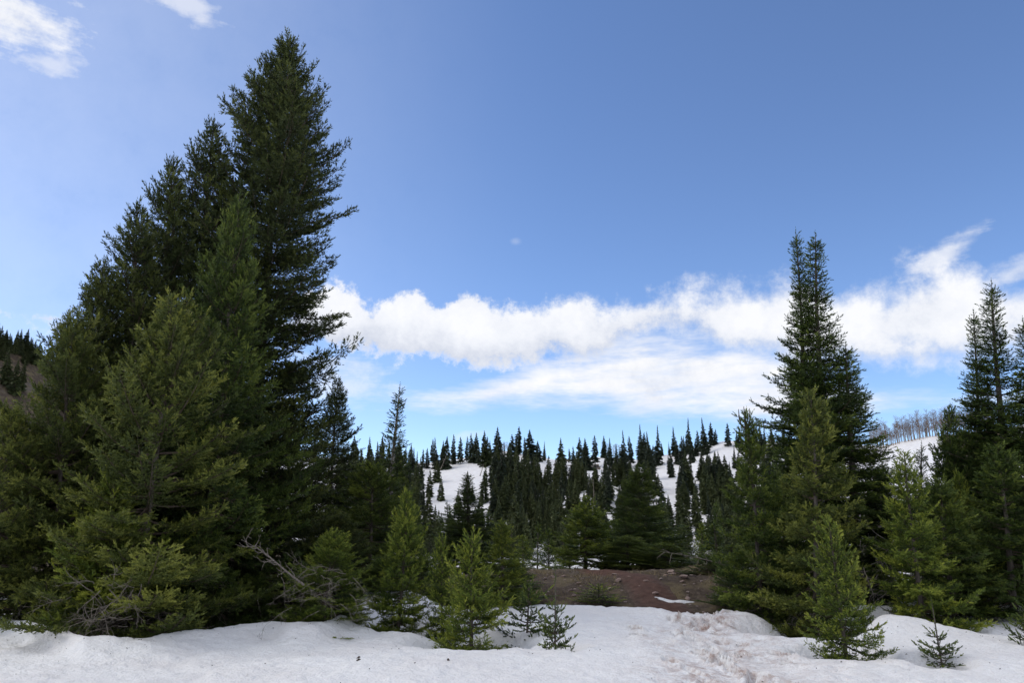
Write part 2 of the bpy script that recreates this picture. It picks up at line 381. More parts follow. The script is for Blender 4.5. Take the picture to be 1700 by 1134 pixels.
def polar_grid(angles, radii):
    A, Rr = np.meshgrid(angles, radii); return Rr * np.sin(A), Rr * np.cos(A)
def grid_faces(nr, nc, wrap):
    i = np.arange(nr - 1)[:, None]; j = np.arange(nc if wrap else nc - 1)[None, :]; j2 = (j + 1) % nc
    return np.stack([i * nc + j, i * nc + j2, (i + 1) * nc + j2, (i + 1) * nc + j], -1).reshape(-1, 4)
fine_a = np.radians(np.arange(-43, 43.01, 0.5)); coarse_a = np.radians(np.arange(47, 314, 6.0))
ANG = np.concatenate([fine_a, coarse_a])
RAD = np.concatenate([[0.05, 1, 2, 4, 6], np.arange(8, 26, 0.25), np.geomspace(26, 330, 120), np.geomspace(345, 2500, 14)])
X, Y = polar_grid(ANG, RAD)
Z = earth_z(X, Y)
ground = link('ground', mesh_from('ground', np.stack([X, Y, Z], -1).reshape(-1, 3), [grid_faces(len(RAD), len(ANG), True)[:, ::-1]], [M['earth']], smooth=True))
tag(ground, 'red brown earth of the mound and slopes', kind='structure')

def sheet(name, angles, radii, wrap, zf, dirtf, label):
    X, Y = polar_grid(angles, radii); E = earth_z(X, Y); Zs = zf(X, Y, E)
    D = dirtf(X, Y) * np.ones_like(X)
    Fq = grid_faces(len(radii), len(angles), wrap)[:, ::-1]
    keep = (Zs - E).ravel()[Fq].max(1) > -0.05
    Fq = Fq[keep]; used = np.unique(Fq); remap = np.full(X.size, -1); remap[used] = np.arange(len(used))
    Zc = np.maximum(Zs, E - 0.35)
    V = np.stack([X, Y, Zc], -1).reshape(-1, 3)[used]
    o = link(name, mesh_from(name, V, [remap[Fq]], [M['snow']], smooth=True, vattr={'dirt': D.ravel()[used]}))
    return tag(o, label, kind='structure')
def near_dirt(x, y):
    l = np.exp(-((x - path_x(y)) / 1.0) ** 2) * sstep(18.5, 16.5, y) * (0.35 + 0.65 * sstep(-0.1, 0.25, fbm(x * 1.5, y * 1.2, 71, 3)))
    f = np.zeros_like(x)
    for fx, fy, a, b, ro, dp in FOOT:
        if dp > 0.12: f = np.maximum(f, np.exp(-(((x - fx) / 0.10) ** 2 + ((y - fy) / 0.19) ** 2) ** 2))
    return np.clip(0.9 * l + 1.3 * f * (vnoise(x * 1.1, y * 1.1, 75) > 0.4) + 0.12 * sstep(1.0, 4.5, x) * sstep(17, 8, y), 0, 1)
sa = np.concatenate([np.radians(np.arange(-42, 42.01, 0.2)), np.radians(np.arange(46, 315, 6.0))])
sr = np.concatenate([[0.05, 1.5, 3, 5, 6.5], np.arange(7.5, 15, 0.04), np.arange(15, 27, 0.09)])
snow = sheet('snow', sa, sr, True, lambda x, y, e: snow_z(x, y), near_dirt, 'old grey white snow with wells round the small trees')
# snow behind the camera out to the hills, and on the slopes
def hill_snow(x, y, e):
    az = np.arctan2(x, y); r = np.hypot(x, y); T, D = ridge(az)
    back = sstep(math.radians(60), math.radians(75), np.abs(az))
    n = fbm(x * 0.05, y * 0.05, 81, 4) + 0.5 * fbm(x * 0.22, y * 0.22, 83, 3)
    t = 0.22 + n * 1.0
    left = sstep(-0.40, -0.50, az)
    t = t - left * 0.62
    # bare bank on the right, with the smooth snow tongue left of it
    px = CX + F_PX * np.tan(az) * 0.985
    bank = np.exp(-((px - (1605 - 0.0 * r)) / 52) ** 4) * (r > 60)
    t = t - bank * 1.1 + 0.5 * np.exp(-((px - 1510) / 42) ** 4) * (r > 90)
    t = t + 0.45 * np.exp(-((px - 765) / 90) ** 4) * sstep(105, 125, r)        # the open snow slope
    t = t + 0.35 * np.exp(-((px - 1215) / 50) ** 4) * sstep(120, 150, r)
    t = t * (1 - back) + 0.5 * back
    t = t - 2.0 * sstep(60, 50, r) * (1 - back)
    return e + np.clip(t, -0.6, 0.6) * 0.9
ha = np.concatenate([np.radians(np.arange(-44, 44.01, 0.4)), np.radians(np.arange(48, 313, 6.0))])
hr = np.concatenate([np.arange(26, 60, 2.0), np.geomspace(60, 330, 200), np.geomspace(345, 2400, 12)])
hsnow = sheet('hillside_snow', ha, hr, True, hill_snow, lambda x, y: np.full_like(x, 0.08), 'patchy white snow on the forested slope')

# worn path over the mound
pys = np.arange(15.5, 26.0, 0.2); pw = np.linspace(-1, 1, 9)
PX, PY = np.meshgrid(pw, pys); wid = 0.72 + 0.35 * fbm(pys * 0.8, pys * 0, 91, 2)
GX = path_x(PY) - 0.25 + PX * wid[:, None] * (1 - 0.0); GZ = earth_z(GX, PY) + 0.035 - 0.07 * PX ** 4
path = link('path', mesh_from('path', np.stack([GX, PY, GZ], -1).reshape(-1, 3), [grid_faces(len(pys), 9, False)], [M['path']], smooth=True, vattr={'edge': np.abs(PX).ravel()}))
tag(path, 'worn red earth path climbing over the mound', kind='structure')
# leftover strip of snow beside the path
def snow_strip():
    a = np.linspace(0, 2 * math.pi, 40, endpoint=False); rr = np.linspace(0, 1, 7)
    A, Q = np.meshgrid(a, rr); dd = pix_dir(1112, 999); ys = np.linspace(14, 24, 300); kk = np.nonzero(earth_z(dd[0] / dd[1] * ys, ys) + 0.03 >= EYE + dd[2] / dd[1] * ys)[0]; y0 = float(ys[kk[0]]); x0 = dd[0] / dd[1] * y0; k = 1 + 0.25 * np.sin(3 * A + 1) + 0.12 * np.sin(7 * A)
    x = x0 + 0.50 * k * Q * np.cos(A); y = y0 + 0.16 * k * Q * np.sin(A)
    z = earth_z(x, y) + 0.07 * (1 - Q ** 3) - 0.015 + 0.02 * fbm(x * 4, y * 4, 5, 2)
    o = link('snow_patch', mesh_from('snow_patch', np.stack([x, y, z], -1).reshape(-1, 3), [grid_faces(7, 40, True)], [M['snow']], smooth=True, vattr={'dirt': np.full(x.size, 0.1)}))
    tag(o, 'thin strip of leftover snow on the dirt path', kind='structure')
snow_strip()

# ---------------------------------------------------------------- conifer generator
def unit(v): return v / np.maximum(np.linalg.norm(v, axis=-1, keepdims=True), 1e-9)
def shoot_templates(rg, n, ln=0.36, w=0.085, K=8, up=0.25, spread=(30, 62)):
    T = np.zeros((K, n, 3, 3), np.float32)
    for k in range(K):
        t = np.sort(rg.uniform(0.02, 1.0, n)); t[-1] = 1.0; t[-2] = 0.98
        al = np.radians(rg.uniform(*spread, n)) * (1 - 0.45 * t); al[-1] = 0.1
        ph = np.arange(n) * 2.4 + rg.uniform(0, 6)
        d = np.stack([np.cos(al), np.sin(al) * np.cos(ph), np.sin(al) * (np.sin(ph) * 0.75 + up)], -1); d = unit(d)
        p = np.stack([t * 0.95, 0 * t, 0 * t], -1); L = ln * rg.uniform(0.75, 1.2, n)[:, None]
        pr = unit(np.cross(d, rg.normal(size=(n, 3)))) * (w * rg.uniform(0.7, 1.2, n)[:, None])
        T[k, :, 0] = p - pr; T[k, :, 1] = p + pr; T[k, :, 2] = p + d * L
        T[k, 0] = [[-0.05, -0.05, 0], [-0.05, 0.05, 0.01], [1.05, 0, 0.02]]      # the shoot's own stem
    return T
def tubes(paths, radii, sides=3):
    """paths list of (k,3), radii list of (k,)"""
    V = []; Fq = []; off = 0
    for P, R_ in zip(paths, radii):
        P = np.asarray(P, float); k = len(P)
        T = unit(np.gradient(P, axis=0)); ref = np.array([0.31, 0.2, 0.93]) if abs(T[0, 2]) < 0.8 else np.array([1.0, 0.1, 0.0])
        A = unit(np.cross(T, ref)); B = np.cross(T, A)
        an = np.arange(sides) * 2 * math.pi / sides
        ring = P[:, None] + np.asarray(R_)[:, None, None] * (np.cos(an)[None, :, None] * A[:, None] + np.sin(an)[None, :, None] * B[:, None])
        V.append(ring.reshape(-1, 3)); Fq.append(grid_faces(k, sides, True) + off); off += k * sides
    return np.concatenate(V), np.concatenate(Fq)

class Proto:
    def __init__(s, H, R): s.H = H; s.R = R; s.parts = []
PROTO = {}
def conifer(key, seed, H, R, prof, fol, bark='bark', h0=0.04, whorl=0.22, nper=6, pitch=(55, 5, -15), curve=0.12, sp2=0.10, k2=0.5, cap2=0.9, sp3=0.075, ls=0.115,
            nn=9, needle=(0.36, 0.085), trunk_r=None, bend=0.02, leader=0.35, smin=0.14, jit=0.3, gap=0.0, ang2=55, tintlo=0.30, side_bias=0.0, droop2=0.0, flat=0.10, lump=0.15, twigs_dead=0, bare=0.0, lift=0.12, mt=2):
    rg = np.random.default_rng(seed); T = shoot_templates(rg, nn, *needle)
    r0 = trunk_r or H * 0.012 + 0.02
    ph = rg.uniform(0, 6.28, 3)
    def axis(h):
        t = np.asarray(h) / H
        fx = np.sin(t * 4 + ph[0]) - math.sin(ph[0]) - t * (math.sin(4 + ph[0]) - math.sin(ph[0])); fy = np.sin(t * 3.3 + ph[1]) - math.sin(ph[1]) - t * (math.sin(3.3 + ph[1]) - math.sin(ph[1]))
        return np.stack([bend * H * fx * 0.5, bend * H * fy * 0.5, np.asarray(h, float)], -1)
    def top_fix(P, h): return P
    hs = np.linspace(-0.5, H, 26); TP = axis(hs); TR = r0 * np.clip(1 - np.maximum(hs, 0) / H, 0.0, 1) ** 0.85 + 0.006; TR[hs < 0.2] *= 1.25
    O = []; Xd = []; Zd = []; S = []; TI = []; bp = []; br = []; tw = []
    def add(o, x, z, s, ti): O.append(o); Xd.append(x); Zd.append(z); S.append(s); TI.append(ti)
    h = h0 * H; az0 = 0
    up = np.array([0, 0, 1.0])
    dead = []
    while h < H * 0.985:
        t = h / H; n = nper if t < 0.9 else max(3, nper - 1)
        Rh = R * prof(t)
        az0 += 2.4
        for k in range(n):
            if rg.random() < gap: continue
            az = az0 + k * 2 * math.pi / n + rg.normal(0, jit)
            hh = h + rg.uniform(-0.5, 0.5) * whorl
            L = Rh * np.clip(rg.normal(0.95, 0.16), 0.45, 1.3) * (1 + side_bias * math.cos(az))
            L *= 1 + lump * 2.4 * float(fbm(np.array(az % 6.2832) * 0.9, np.array(hh * 0.9 / max(R, 0.6)), seed * 7, 2))
            if L < 0.05: continue
            if rg.random() < 0.07: L *= 1.18
            p = np.interp(t, [0, 0.5, 1], [pitch[2], pitch[1], pitch[0]]) + rg.normal(0, 7)
            p = math.radians(p); c = curve * rg.uniform(0.5, 1.5)
            hd = np.array([math.cos(az), math.sin(az), 0]); base = axis(min(max(hh, 0.0), H * 0.995))
            def pos(s): return base + L * (s[:, None] * (math.cos(p) * hd + math.sin(p) * up) + (c * s[:, None] ** 2.2) * up - (0.10 * np.sin(s[:, None] * math.pi)) * up * (1 - t))
            s_ = np.linspace(0, 1, 6); bpts = pos(s_); bp.append(bpts); br.append((0.007 + 0.012 * L) * (1 - 0.85 * s_))
            tb = rg.normal(tintlo - 0.04, 0.14)
            m2 = max(2, int(L / sp2)); s2 = np.linspace(smin + bare * (1 - t), 1.0, m2) + rg.uniform(-0.4, 0.4, m2) / max(m2, 3); s2 = np.clip(s2, 0.03, 1)
            P2 = pos(s2); Tn = unit(pos(s2 + 0.02) - pos(s2 - 0.02)); Bn = unit(np.cross(up, Tn)); Nn = np.cross(Tn, Bn)
            sd = np.where(np.arange(m2) % 2 == 0, 1.0, -1.0)
            b_ = np.radians(rg.normal(ang2, 9, m2))
            d2 = unit(np.cos(b_)[:, None] * Tn + (np.sin(b_) * sd)[:, None] * Bn + rg.normal(lift, flat, m2)[:, None] * Nn)
            l2 = np.minimum(k2 * L * (1 - s2) ** 0.8 + 0.07 + 0.05 * L, cap2) * rg.uniform(0.6, 1.2, m2)
            d2[-1] = Tn[-1]; l2[-1] = min(0.12, L)
            tw.append((P2, P2 + d2 * l2[:, None]))
            n3 = np.maximum(1, np.round(l2 / sp3)).astype(int); ix = np.repeat(np.arange(m2), n3)
            j = np.arange(len(ix)) - np.repeat(np.cumsum(n3) - n3, n3)
            fr = (j + 0.5) / n3[ix]; last = (j == n3[ix] - 1)
            D = d2[ix]; Nx = Nn[ix]; Sx = np.cross(Nx, D); s3 = np.where((j + ix) % 2 == 0, 1.0, -1.0)
            g = np.radians(rg.normal(42, 10, len(ix))); g[last] = rg.normal(0, 0.12, last.sum())
            d3 = unit(np.cos(g)[:, None] * D + (np.sin(g) * s3)[:, None] * Sx + rg.normal(lift, flat + 0.06, len(ix))[:, None] * Nx)
            o3 = P2[ix] + D * (l2[ix] * fr)[:, None] - droop2 * (l2[ix] * fr ** 2)[:, None] * up
            sc = ls * rg.uniform(0.7, 1.2, len(ix)) * np.where(last, 1.1, 1.0)
            ti = tb + rg.normal(0, 0.10, len(ix)) + np.where(last, 0.24, -0.05) + 0.14 * s2[ix]  # lighter new growth at tips; the darker inner tone also paints in crown shade
            add(o3, d3, Nx, sc, ti)
            # bunched shoots at the twig ends
            if mt:
                it = np.repeat(np.arange(m2), mt); dt = unit(d2[it] + rg.normal(0, 0.38, (len(it), 3)) + 0.22 * up)
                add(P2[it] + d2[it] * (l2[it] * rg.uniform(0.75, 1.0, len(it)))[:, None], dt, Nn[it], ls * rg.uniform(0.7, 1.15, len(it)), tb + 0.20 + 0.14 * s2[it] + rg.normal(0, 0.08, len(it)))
            # shoots on the branch axis itself
            m1 = max(2, int(L / (sp3 * 1.1))); s1 = rg.uniform(smin, 1, m1); P1 = pos(s1); T1 = unit(pos(s1 + 0.02) - pos(s1 - 0.02))
            d1 = unit(T1 + rg.normal(0, 0.45, (m1, 3)) + 0.25 * up); add(P1, d1, np.tile(up, (m1, 1)) + 0.01, ls * rg.uniform(0.6, 1.0, m1), tb + rg.normal(0, 0.1, m1))
        h += whorl * np.interp(t, [0, 0.6, 1], [1.1, 1.0, 0.6])
    # shoots round the top of the stem
    m = int(leader / 0.02) + 4; hh = H - rg.uniform(0, leader, m) ** 1.0; azs = rg.uniform(0, 6.28, m)
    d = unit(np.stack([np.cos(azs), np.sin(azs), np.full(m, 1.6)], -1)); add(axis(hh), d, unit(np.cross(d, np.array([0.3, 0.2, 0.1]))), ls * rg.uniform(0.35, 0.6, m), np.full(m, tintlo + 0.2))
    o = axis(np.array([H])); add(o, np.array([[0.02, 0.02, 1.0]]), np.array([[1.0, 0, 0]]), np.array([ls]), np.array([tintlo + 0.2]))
    O = np.concatenate(O); Xd = unit(np.concatenate(Xd)); Zd = np.concatenate(Zd); S = np.concatenate(S); TI = np.concatenate(TI)
    Yd = unit(np.cross(Zd, Xd)); Zd = np.cross(Xd, Yd)
    k = rg.integers(0, len(T), len(O)); t = T[k] * S[:, None, None, None].astype(np.float32)
    V = O[:, None, None] + t[..., 0:1] * Xd[:, None, None] + t[..., 1:2] * Yd[:, None, None] + t[..., 2:3] * Zd[:, None, None]
    nt = V.shape[0] * V.shape[1]
    pr = Proto(H, R); pr.tris = nt
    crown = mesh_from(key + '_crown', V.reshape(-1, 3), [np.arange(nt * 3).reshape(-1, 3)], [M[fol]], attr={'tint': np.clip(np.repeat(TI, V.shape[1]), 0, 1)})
    tv, tf = tubes([TP], [TR], 8)
    trunk = mesh_from(key + '_trunk', tv, [tf], [M[bark]], smooth=True)
    bv, bf = tubes(bp, br, 3)
    A = np.concatenate([a for a, b in tw]); B = np.concatenate([b for a, b in tw]); w = np.array([0, 0, 0.004])
    w2 = unit(np.cross(B - A, [0, 0, 1.0])) * 0.004
    tv2 = np.concatenate([A - w2, A + w2, B]); q = np.arange(len(A)); tf2 = np.stack([q, q + len(A), q + 2 * len(A)], -1) + len(bv)
    branches = mesh_from(key + '_branches', np.concatenate([bv, tv2]), [bf, tf2], [M['twig']])
    pr.parts = [('trunk', trunk), ('branches', branches), ('crown', crown)]
    if twigs_dead:
        dv, df = dead_twigs(rg, twigs_dead, R, H)
        pr.parts.append(('dead_twigs', mesh_from(key + '_dead_twigs', dv, [df], [M['dead']])))
    PROTO[key] = pr
    return pr
def dead_twigs(rg, n, R, H, zlo=0.02, zhi=0.16, grow=0.9):
    P = []; Q = []
    for i in range(n):
        az = rg.uniform(0, 6.28); h = H * rg.uniform(zlo, zhi); L = R * rg.uniform(0.5, grow); m = 9
        d = np.array([math.cos(az), math.sin(az), rg.uniform(-0.35, 0.15)]); p = np.array([0, 0, h]) + d * 0.15 * L; pts = [p]
        for k in range(m - 1):
            d = unit(d + rg.normal(0, 0.22, 3) + np.array([0, 0, -0.05])); p = p + d * L / m; pts.append(p)
        pts = np.array(pts); P.append(pts); Q.append(np.linspace(0.012, 0.003, m))
        for j in range(rg.integers(3, 8)):
            a = rg.integers(2, m - 1); dd = unit(pts[a] - pts[a - 1] + rg.normal(0, 0.7, 3)); q = pts[a]; sub = [q]
            for k in range(4): dd = unit(dd + rg.normal(0, 0.35, 3)); q = q + dd * L * 0.09; sub.append(q)
            P.append(np.array(sub)); Q.append(np.linspace(0.006, 0.002, 5))
    return tubes(P, Q, 3)

# profiles: branch length against height fraction
def p_tall(t): return np.interp(t, [0, 0.12, 0.45, 0.7, 0.8, 0.9, 0.95, 1], [0.75, 0.95, 1.0, 0.92, 0.72, 0.36, 0.16, 0.02])
def p_cone(t): return np.interp(t, [0, 0.1, 0.35, 0.7, 0.9, 1], [0.8, 1.0, 0.86, 0.46, 0.15, 0.02])
def p_bush(t): return np.interp(t, [0, 0.15, 0.4, 0.7, 0.9, 1], [0.75, 1.0, 0.95, 0.66, 0.34, 0.08])
def p_spire(t): return np.interp(t, [0, 0.2, 0.4, 0.55, 0.72, 0.86, 0.94, 0.97, 1], [0.8, 1.0, 0.88, 0.60, 0.28, 0.14, 0.075, 0.03, 0.01])
def p_young(t): return np.interp(t, [0, 0.08, 0.25, 0.6, 0.85, 1], [0.55, 0.9, 1.0, 0.62, 0.26, 0.04])
ND = (0.42, 0.088); NW = (0.42, 0.15)
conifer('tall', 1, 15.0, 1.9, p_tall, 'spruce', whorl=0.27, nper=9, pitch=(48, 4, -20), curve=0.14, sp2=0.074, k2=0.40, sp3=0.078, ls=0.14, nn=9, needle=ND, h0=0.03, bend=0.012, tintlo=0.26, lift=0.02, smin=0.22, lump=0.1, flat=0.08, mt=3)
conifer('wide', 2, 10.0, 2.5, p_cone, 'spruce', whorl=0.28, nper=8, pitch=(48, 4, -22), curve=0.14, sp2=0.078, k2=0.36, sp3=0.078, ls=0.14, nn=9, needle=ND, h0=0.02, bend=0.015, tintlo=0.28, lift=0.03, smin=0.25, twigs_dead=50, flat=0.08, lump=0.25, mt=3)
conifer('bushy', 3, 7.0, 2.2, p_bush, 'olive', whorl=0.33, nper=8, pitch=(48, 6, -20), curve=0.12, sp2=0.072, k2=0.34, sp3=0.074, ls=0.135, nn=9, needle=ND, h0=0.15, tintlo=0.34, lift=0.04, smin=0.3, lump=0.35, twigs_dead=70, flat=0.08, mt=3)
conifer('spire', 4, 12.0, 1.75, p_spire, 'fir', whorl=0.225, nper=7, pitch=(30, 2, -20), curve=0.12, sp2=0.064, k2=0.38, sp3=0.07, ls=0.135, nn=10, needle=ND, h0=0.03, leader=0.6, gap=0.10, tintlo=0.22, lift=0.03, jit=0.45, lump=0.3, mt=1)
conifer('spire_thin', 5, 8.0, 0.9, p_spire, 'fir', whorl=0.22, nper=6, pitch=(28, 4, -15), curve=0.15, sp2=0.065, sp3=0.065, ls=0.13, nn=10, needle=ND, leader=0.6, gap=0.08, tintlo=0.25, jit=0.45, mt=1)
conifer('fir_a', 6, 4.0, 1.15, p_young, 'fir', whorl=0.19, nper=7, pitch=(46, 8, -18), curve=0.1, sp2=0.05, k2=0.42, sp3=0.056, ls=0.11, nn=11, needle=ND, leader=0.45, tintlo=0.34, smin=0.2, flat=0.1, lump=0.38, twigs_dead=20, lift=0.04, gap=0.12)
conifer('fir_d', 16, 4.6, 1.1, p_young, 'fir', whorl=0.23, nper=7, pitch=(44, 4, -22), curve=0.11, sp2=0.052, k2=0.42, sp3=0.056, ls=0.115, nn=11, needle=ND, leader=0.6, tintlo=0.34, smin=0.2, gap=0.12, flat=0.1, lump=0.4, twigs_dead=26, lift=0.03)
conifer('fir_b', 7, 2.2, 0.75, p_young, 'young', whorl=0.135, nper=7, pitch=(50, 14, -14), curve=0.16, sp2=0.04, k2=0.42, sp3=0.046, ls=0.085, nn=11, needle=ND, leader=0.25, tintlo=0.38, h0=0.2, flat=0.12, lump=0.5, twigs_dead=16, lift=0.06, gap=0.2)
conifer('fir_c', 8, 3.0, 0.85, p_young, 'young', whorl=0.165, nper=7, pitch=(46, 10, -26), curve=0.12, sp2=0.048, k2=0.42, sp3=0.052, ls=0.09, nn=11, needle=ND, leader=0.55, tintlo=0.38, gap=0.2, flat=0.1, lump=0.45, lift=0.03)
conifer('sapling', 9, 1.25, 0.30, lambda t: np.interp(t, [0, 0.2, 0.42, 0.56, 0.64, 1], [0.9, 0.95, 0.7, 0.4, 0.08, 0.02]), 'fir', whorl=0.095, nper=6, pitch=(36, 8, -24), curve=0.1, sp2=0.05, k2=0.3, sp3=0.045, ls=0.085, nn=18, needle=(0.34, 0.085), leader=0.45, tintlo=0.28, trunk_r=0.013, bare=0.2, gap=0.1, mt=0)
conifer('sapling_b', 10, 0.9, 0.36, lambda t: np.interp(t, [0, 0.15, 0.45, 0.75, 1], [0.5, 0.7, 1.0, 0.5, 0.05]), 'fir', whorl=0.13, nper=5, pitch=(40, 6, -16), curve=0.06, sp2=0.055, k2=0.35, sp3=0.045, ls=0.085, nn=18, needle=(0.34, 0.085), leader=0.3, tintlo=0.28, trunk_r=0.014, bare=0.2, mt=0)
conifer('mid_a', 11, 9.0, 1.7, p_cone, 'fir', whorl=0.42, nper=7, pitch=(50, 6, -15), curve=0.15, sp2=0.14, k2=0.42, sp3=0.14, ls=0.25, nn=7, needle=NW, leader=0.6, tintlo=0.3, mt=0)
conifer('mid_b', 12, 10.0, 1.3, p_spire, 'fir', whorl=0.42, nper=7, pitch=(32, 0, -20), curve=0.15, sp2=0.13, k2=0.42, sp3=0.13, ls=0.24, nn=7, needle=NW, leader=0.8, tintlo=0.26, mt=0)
print('TRIS', {k: p.tris for k, p in PROTO.items()}, sum(p.tris for p in PROTO.values()))

def spawn(key, name, label, base, top, R, spin=0.0, fol=None, bark=None, group=None, cat='tree', skip=()):
    """one tree: an Empty at its foot with its parts, stem running from base to top"""
    p = PROTO[key]; ax = Vector(top) - Vector(base); Hn = ax.length
    e = bpy.data.objects.new(name, None); COL.objects.link(e); e.empty_display_size = 0.3
    e.location = base; e.rotation_mode = 'QUATERNION'
    e.rotation_quaternion = Vector((0, 0, 1)).rotation_difference(ax.normalized()) @ Quaternion((0, 0, 1), spin)
    e.scale = (R / p.R, R / p.R, Hn / p.H)
    tag(e, label, cat, group)
    for nm, me in p.parts:
        if nm in skip: continue
        o = link(nm, me, e)
        want = fol if nm == 'crown' else (bark if nm == 'trunk' else None)
        if want:
            o.material_slots[0].link = 'OBJECT'; o.material_slots[0].material = M[want]
    return e
def tree_px(key, name, label, top_px, base_x, depth, R, spin=None, sink=0.0, **kw):
    """foot on the earth below pixel column base_x at a given depth; tip at pixel top_px"""
    d = pix_dir(base_x, 1010); x = d[0] / d[1] * depth
    z = float(earth_z(np.array([x]), np.array([depth]))[0]) - 0.05 - sink
    top = pix_at(top_px[0], top_px[1], depth)
    return spawn(key, name, label, (x, depth, z), top, R, spin if spin is not None else (top_px[0] * 0.37) % 6.28, **kw)

# ---- left group of big spruces
G = G_L = 'big spruces massed on the left'
tree_px('tall', 'spruce_tree', 'tallest dark spruce, its pointed top highest of all at upper left', (480, 57), 405, 18.5, 1.75, group=G)
tree_px('wide', 'spruce_tree', 'dark spruce whose upswept top stands just left below the tallest spruce', (355, 200), 300, 17.8, 2.3, group=G, skip=('dead_twigs',))
tree_px('wide', 'spruce_tree', 'dark spruce with thin leader, third step down the left treeline', (228, 338), 190, 15.6, 1.9, 3.0, group=G)
tree_px('wide', 'spruce_tree', 'green spruce standing in front of the tallest spruce', (398, 325), 335, 15.2, 1.7, 4.0, fol='fir', group=G)
tree_px('bushy', 'spruce_tree', 'broad olive spruce with bright branch tips in front of the left mass', (285, 520), 225, 13.2, 1.6, group=G)
tree_px('bushy', 'spruce_tree', 'lower spruce sloping down the left treeline towards the bare hill', (125, 540), 95, 14.0, 1.35, 1.0, group=G)
tree_px('bushy', 'spruce_tree', 'leftmost bushy spruce cut by the photo edge below the bare hill', (22, 690), -10, 13.4, 1.15, 2.2, group=G)
tree_px('fir_b', 'fir_tree', 'bright young fir low in front of the left spruces', (192, 790), 175, 12.9, 0.95, 0.5, fol='young', group=G)
tree_px('bushy', 'spruce_tree', 'dark low spruce filling under the tallest spruce on its right', (455, 700), 440, 17.0, 1.5, 5.0, fol='spruce', group=G)
tree_px('wide', 'spruce_tree', 'spruce with rounded tip right of the tallest spruce', (562, 628), 535, 22.0, 1.35, skip=('dead_twigs',))
tree_px('mid_a', 'spruce_tree', 'shorter dark spruce tucked between the tallest spruce and the rounded one', (527, 715), 505, 21.0, 1.0, 2.0, fol='spruce')
tree_px('spire_thin', 'fir_tree', 'thin sparse fir with bare grey trunk below its spire', (664, 640), 645, 23.0, 0.85, bark='pale_bark')
tree_px('bushy', 'spruce_tree', 'bushy spruce around the bare trunk of the thin sparse fir', (618, 775), 610, 21.0, 1.35, 2.5, fol='fir')
tree_px('bushy', 'spruce_tree', 'wide low spruce behind the dead branched shrub', (565, 860), 560, 18.0, 1.2, 1.5, fol='spruce')
tree_px('wide', 'spruce_tree', 'dark spruce tip on the diagonal treeline, next below the upswept top', (288, 262), 245, 17.0, 2.0, 5.2, group=G_L, skip=('dead_twigs',))
tree_px('wide', 'spruce_tree', 'dark spruce tip on the diagonal treeline halfway down to the bare hill', (172, 432), 140, 15.2, 1.7, 0.9, group=G_L, skip=('dead_twigs',))
# ---- small firs in the middle
tree_px('fir_a', 'fir_tree', 'bright young fir left of the centre, standing in a snow well', (676, 820), 660, 14.2, 0.58, fol='young')
tree_px('fir_b', 'fir_tree', 'bushy bright young fir with visible stem at the snow edge', (784, 893), 783, 12.6, 0.58)
tree_px('fir_c', 'fir_tree', 'slim yellow-green fir with long leader between the two bushy young firs', (735, 895), 735, 14.0, 0.36, fol='young')
tree_px('fir_d', 'fir_tree', 'yellowish young fir behind the bushy bright fir at the snow edge', (831, 868), 832, 17.0, 0.7, fol='yellow')
tree_px('sapling_b', 'fir_sapling', 'dark open sapling on the snow right of the bushy bright fir', (878, 975), 872, 13.2, 0.42)
tree_px('sapling', 'fir_sapling', 'small lone sapling with thin leader standing in the snow by the footprints', (922, 938), 921, 11.3, 0.24)
tree_px('spire', 'fir_tree', 'dark spired fir before the open snow slope', (776, 785), 774, 27.0, 1.25)
tree_px('spire_thin', 'fir_tree', 'sparse grey sapling left of the dark spired fir on the slope', (742, 832), 742, 28.0, 0.45)
tree_px('fir_a', 'fir_tree', 'bright conical fir at the back of the dirt mound', (976, 828), 972, 25.5, 1.15, fol='young')
tree_px('wide', 'fir_tree', 'large dark green fir behind the path, right of the bright conical fir', (1062, 770), 1062, 28.0, 1.7, fol='fir', skip=('dead_twigs',))
tree_px('sapling_b', 'fir_sapling', 'small fir seedling growing on the dirt mound left of the path', (993, 972), 993, 18.4, 0.5, fol='young')
# ---- right group
G = 'firs massed on the right'
tree_px('fir_d', 'fir_tree', 'fir with a forked bare tip left of the twin spires', (1237, 690), 1262, 16.5, 0.85, group=G)
tree_px('spire', 'fir_tree', 'left one of the tall twin fir spires', (1321, 383), 1352, 19.0, 1.1, 0.3, group=G)
tree_px('spire', 'fir_tree', 'right one of the tall twin fir spires', (1354, 388), 1395, 18.6, 1.5, 2.4, group=G)
tree_px('spire', 'fir_tree', 'dark fir leaning out from the right flank of the twin spires', (1404, 570), 1420, 18.0, 1.4, 4.0, group=G)
tree_px('fir_d', 'fir_tree', 'light green fir with long leader in front of the twin spires', (1346, 655), 1350, 15.0, 0.95, 5.0, fol='olive', group=G)
tree_px('fir_c', 'fir_tree', 'young fir with drooping skirt standing alone in a snow well before the twin spires', (1376, 868), 1398, 11.2, 0.46, fol='young', group=G)
tree_px('fir_d', 'fir_tree', 'bright green fir right of the twin spires with a pointed top', (1501, 757), 1528, 14.0, 0.74, 1.0, fol='young', group=G)
tree_px('spire_thin', 'fir_tree', 'thin dark fir spire before the snow tongue on the right', (1530, 737), 1540, 20.0, 0.6, group=G)
tree_px('fir_a', 'fir_tree', 'green fir under the bare aspens, right of the snow tongue', (1576, 683), 1592, 18.0, 0.72, 2.0, group=G)
tree_px('fir_d', 'fir_tree', 'dark spreading fir low behind the bright pointed fir', (1560, 800), 1585, 15.3, 1.0, 3.3, group=G)
tree_px('spire', 'fir_tree', 'slender left spire of the group at the right edge', (1616, 516), 1650, 18.0, 0.95, 1.2, group=G)
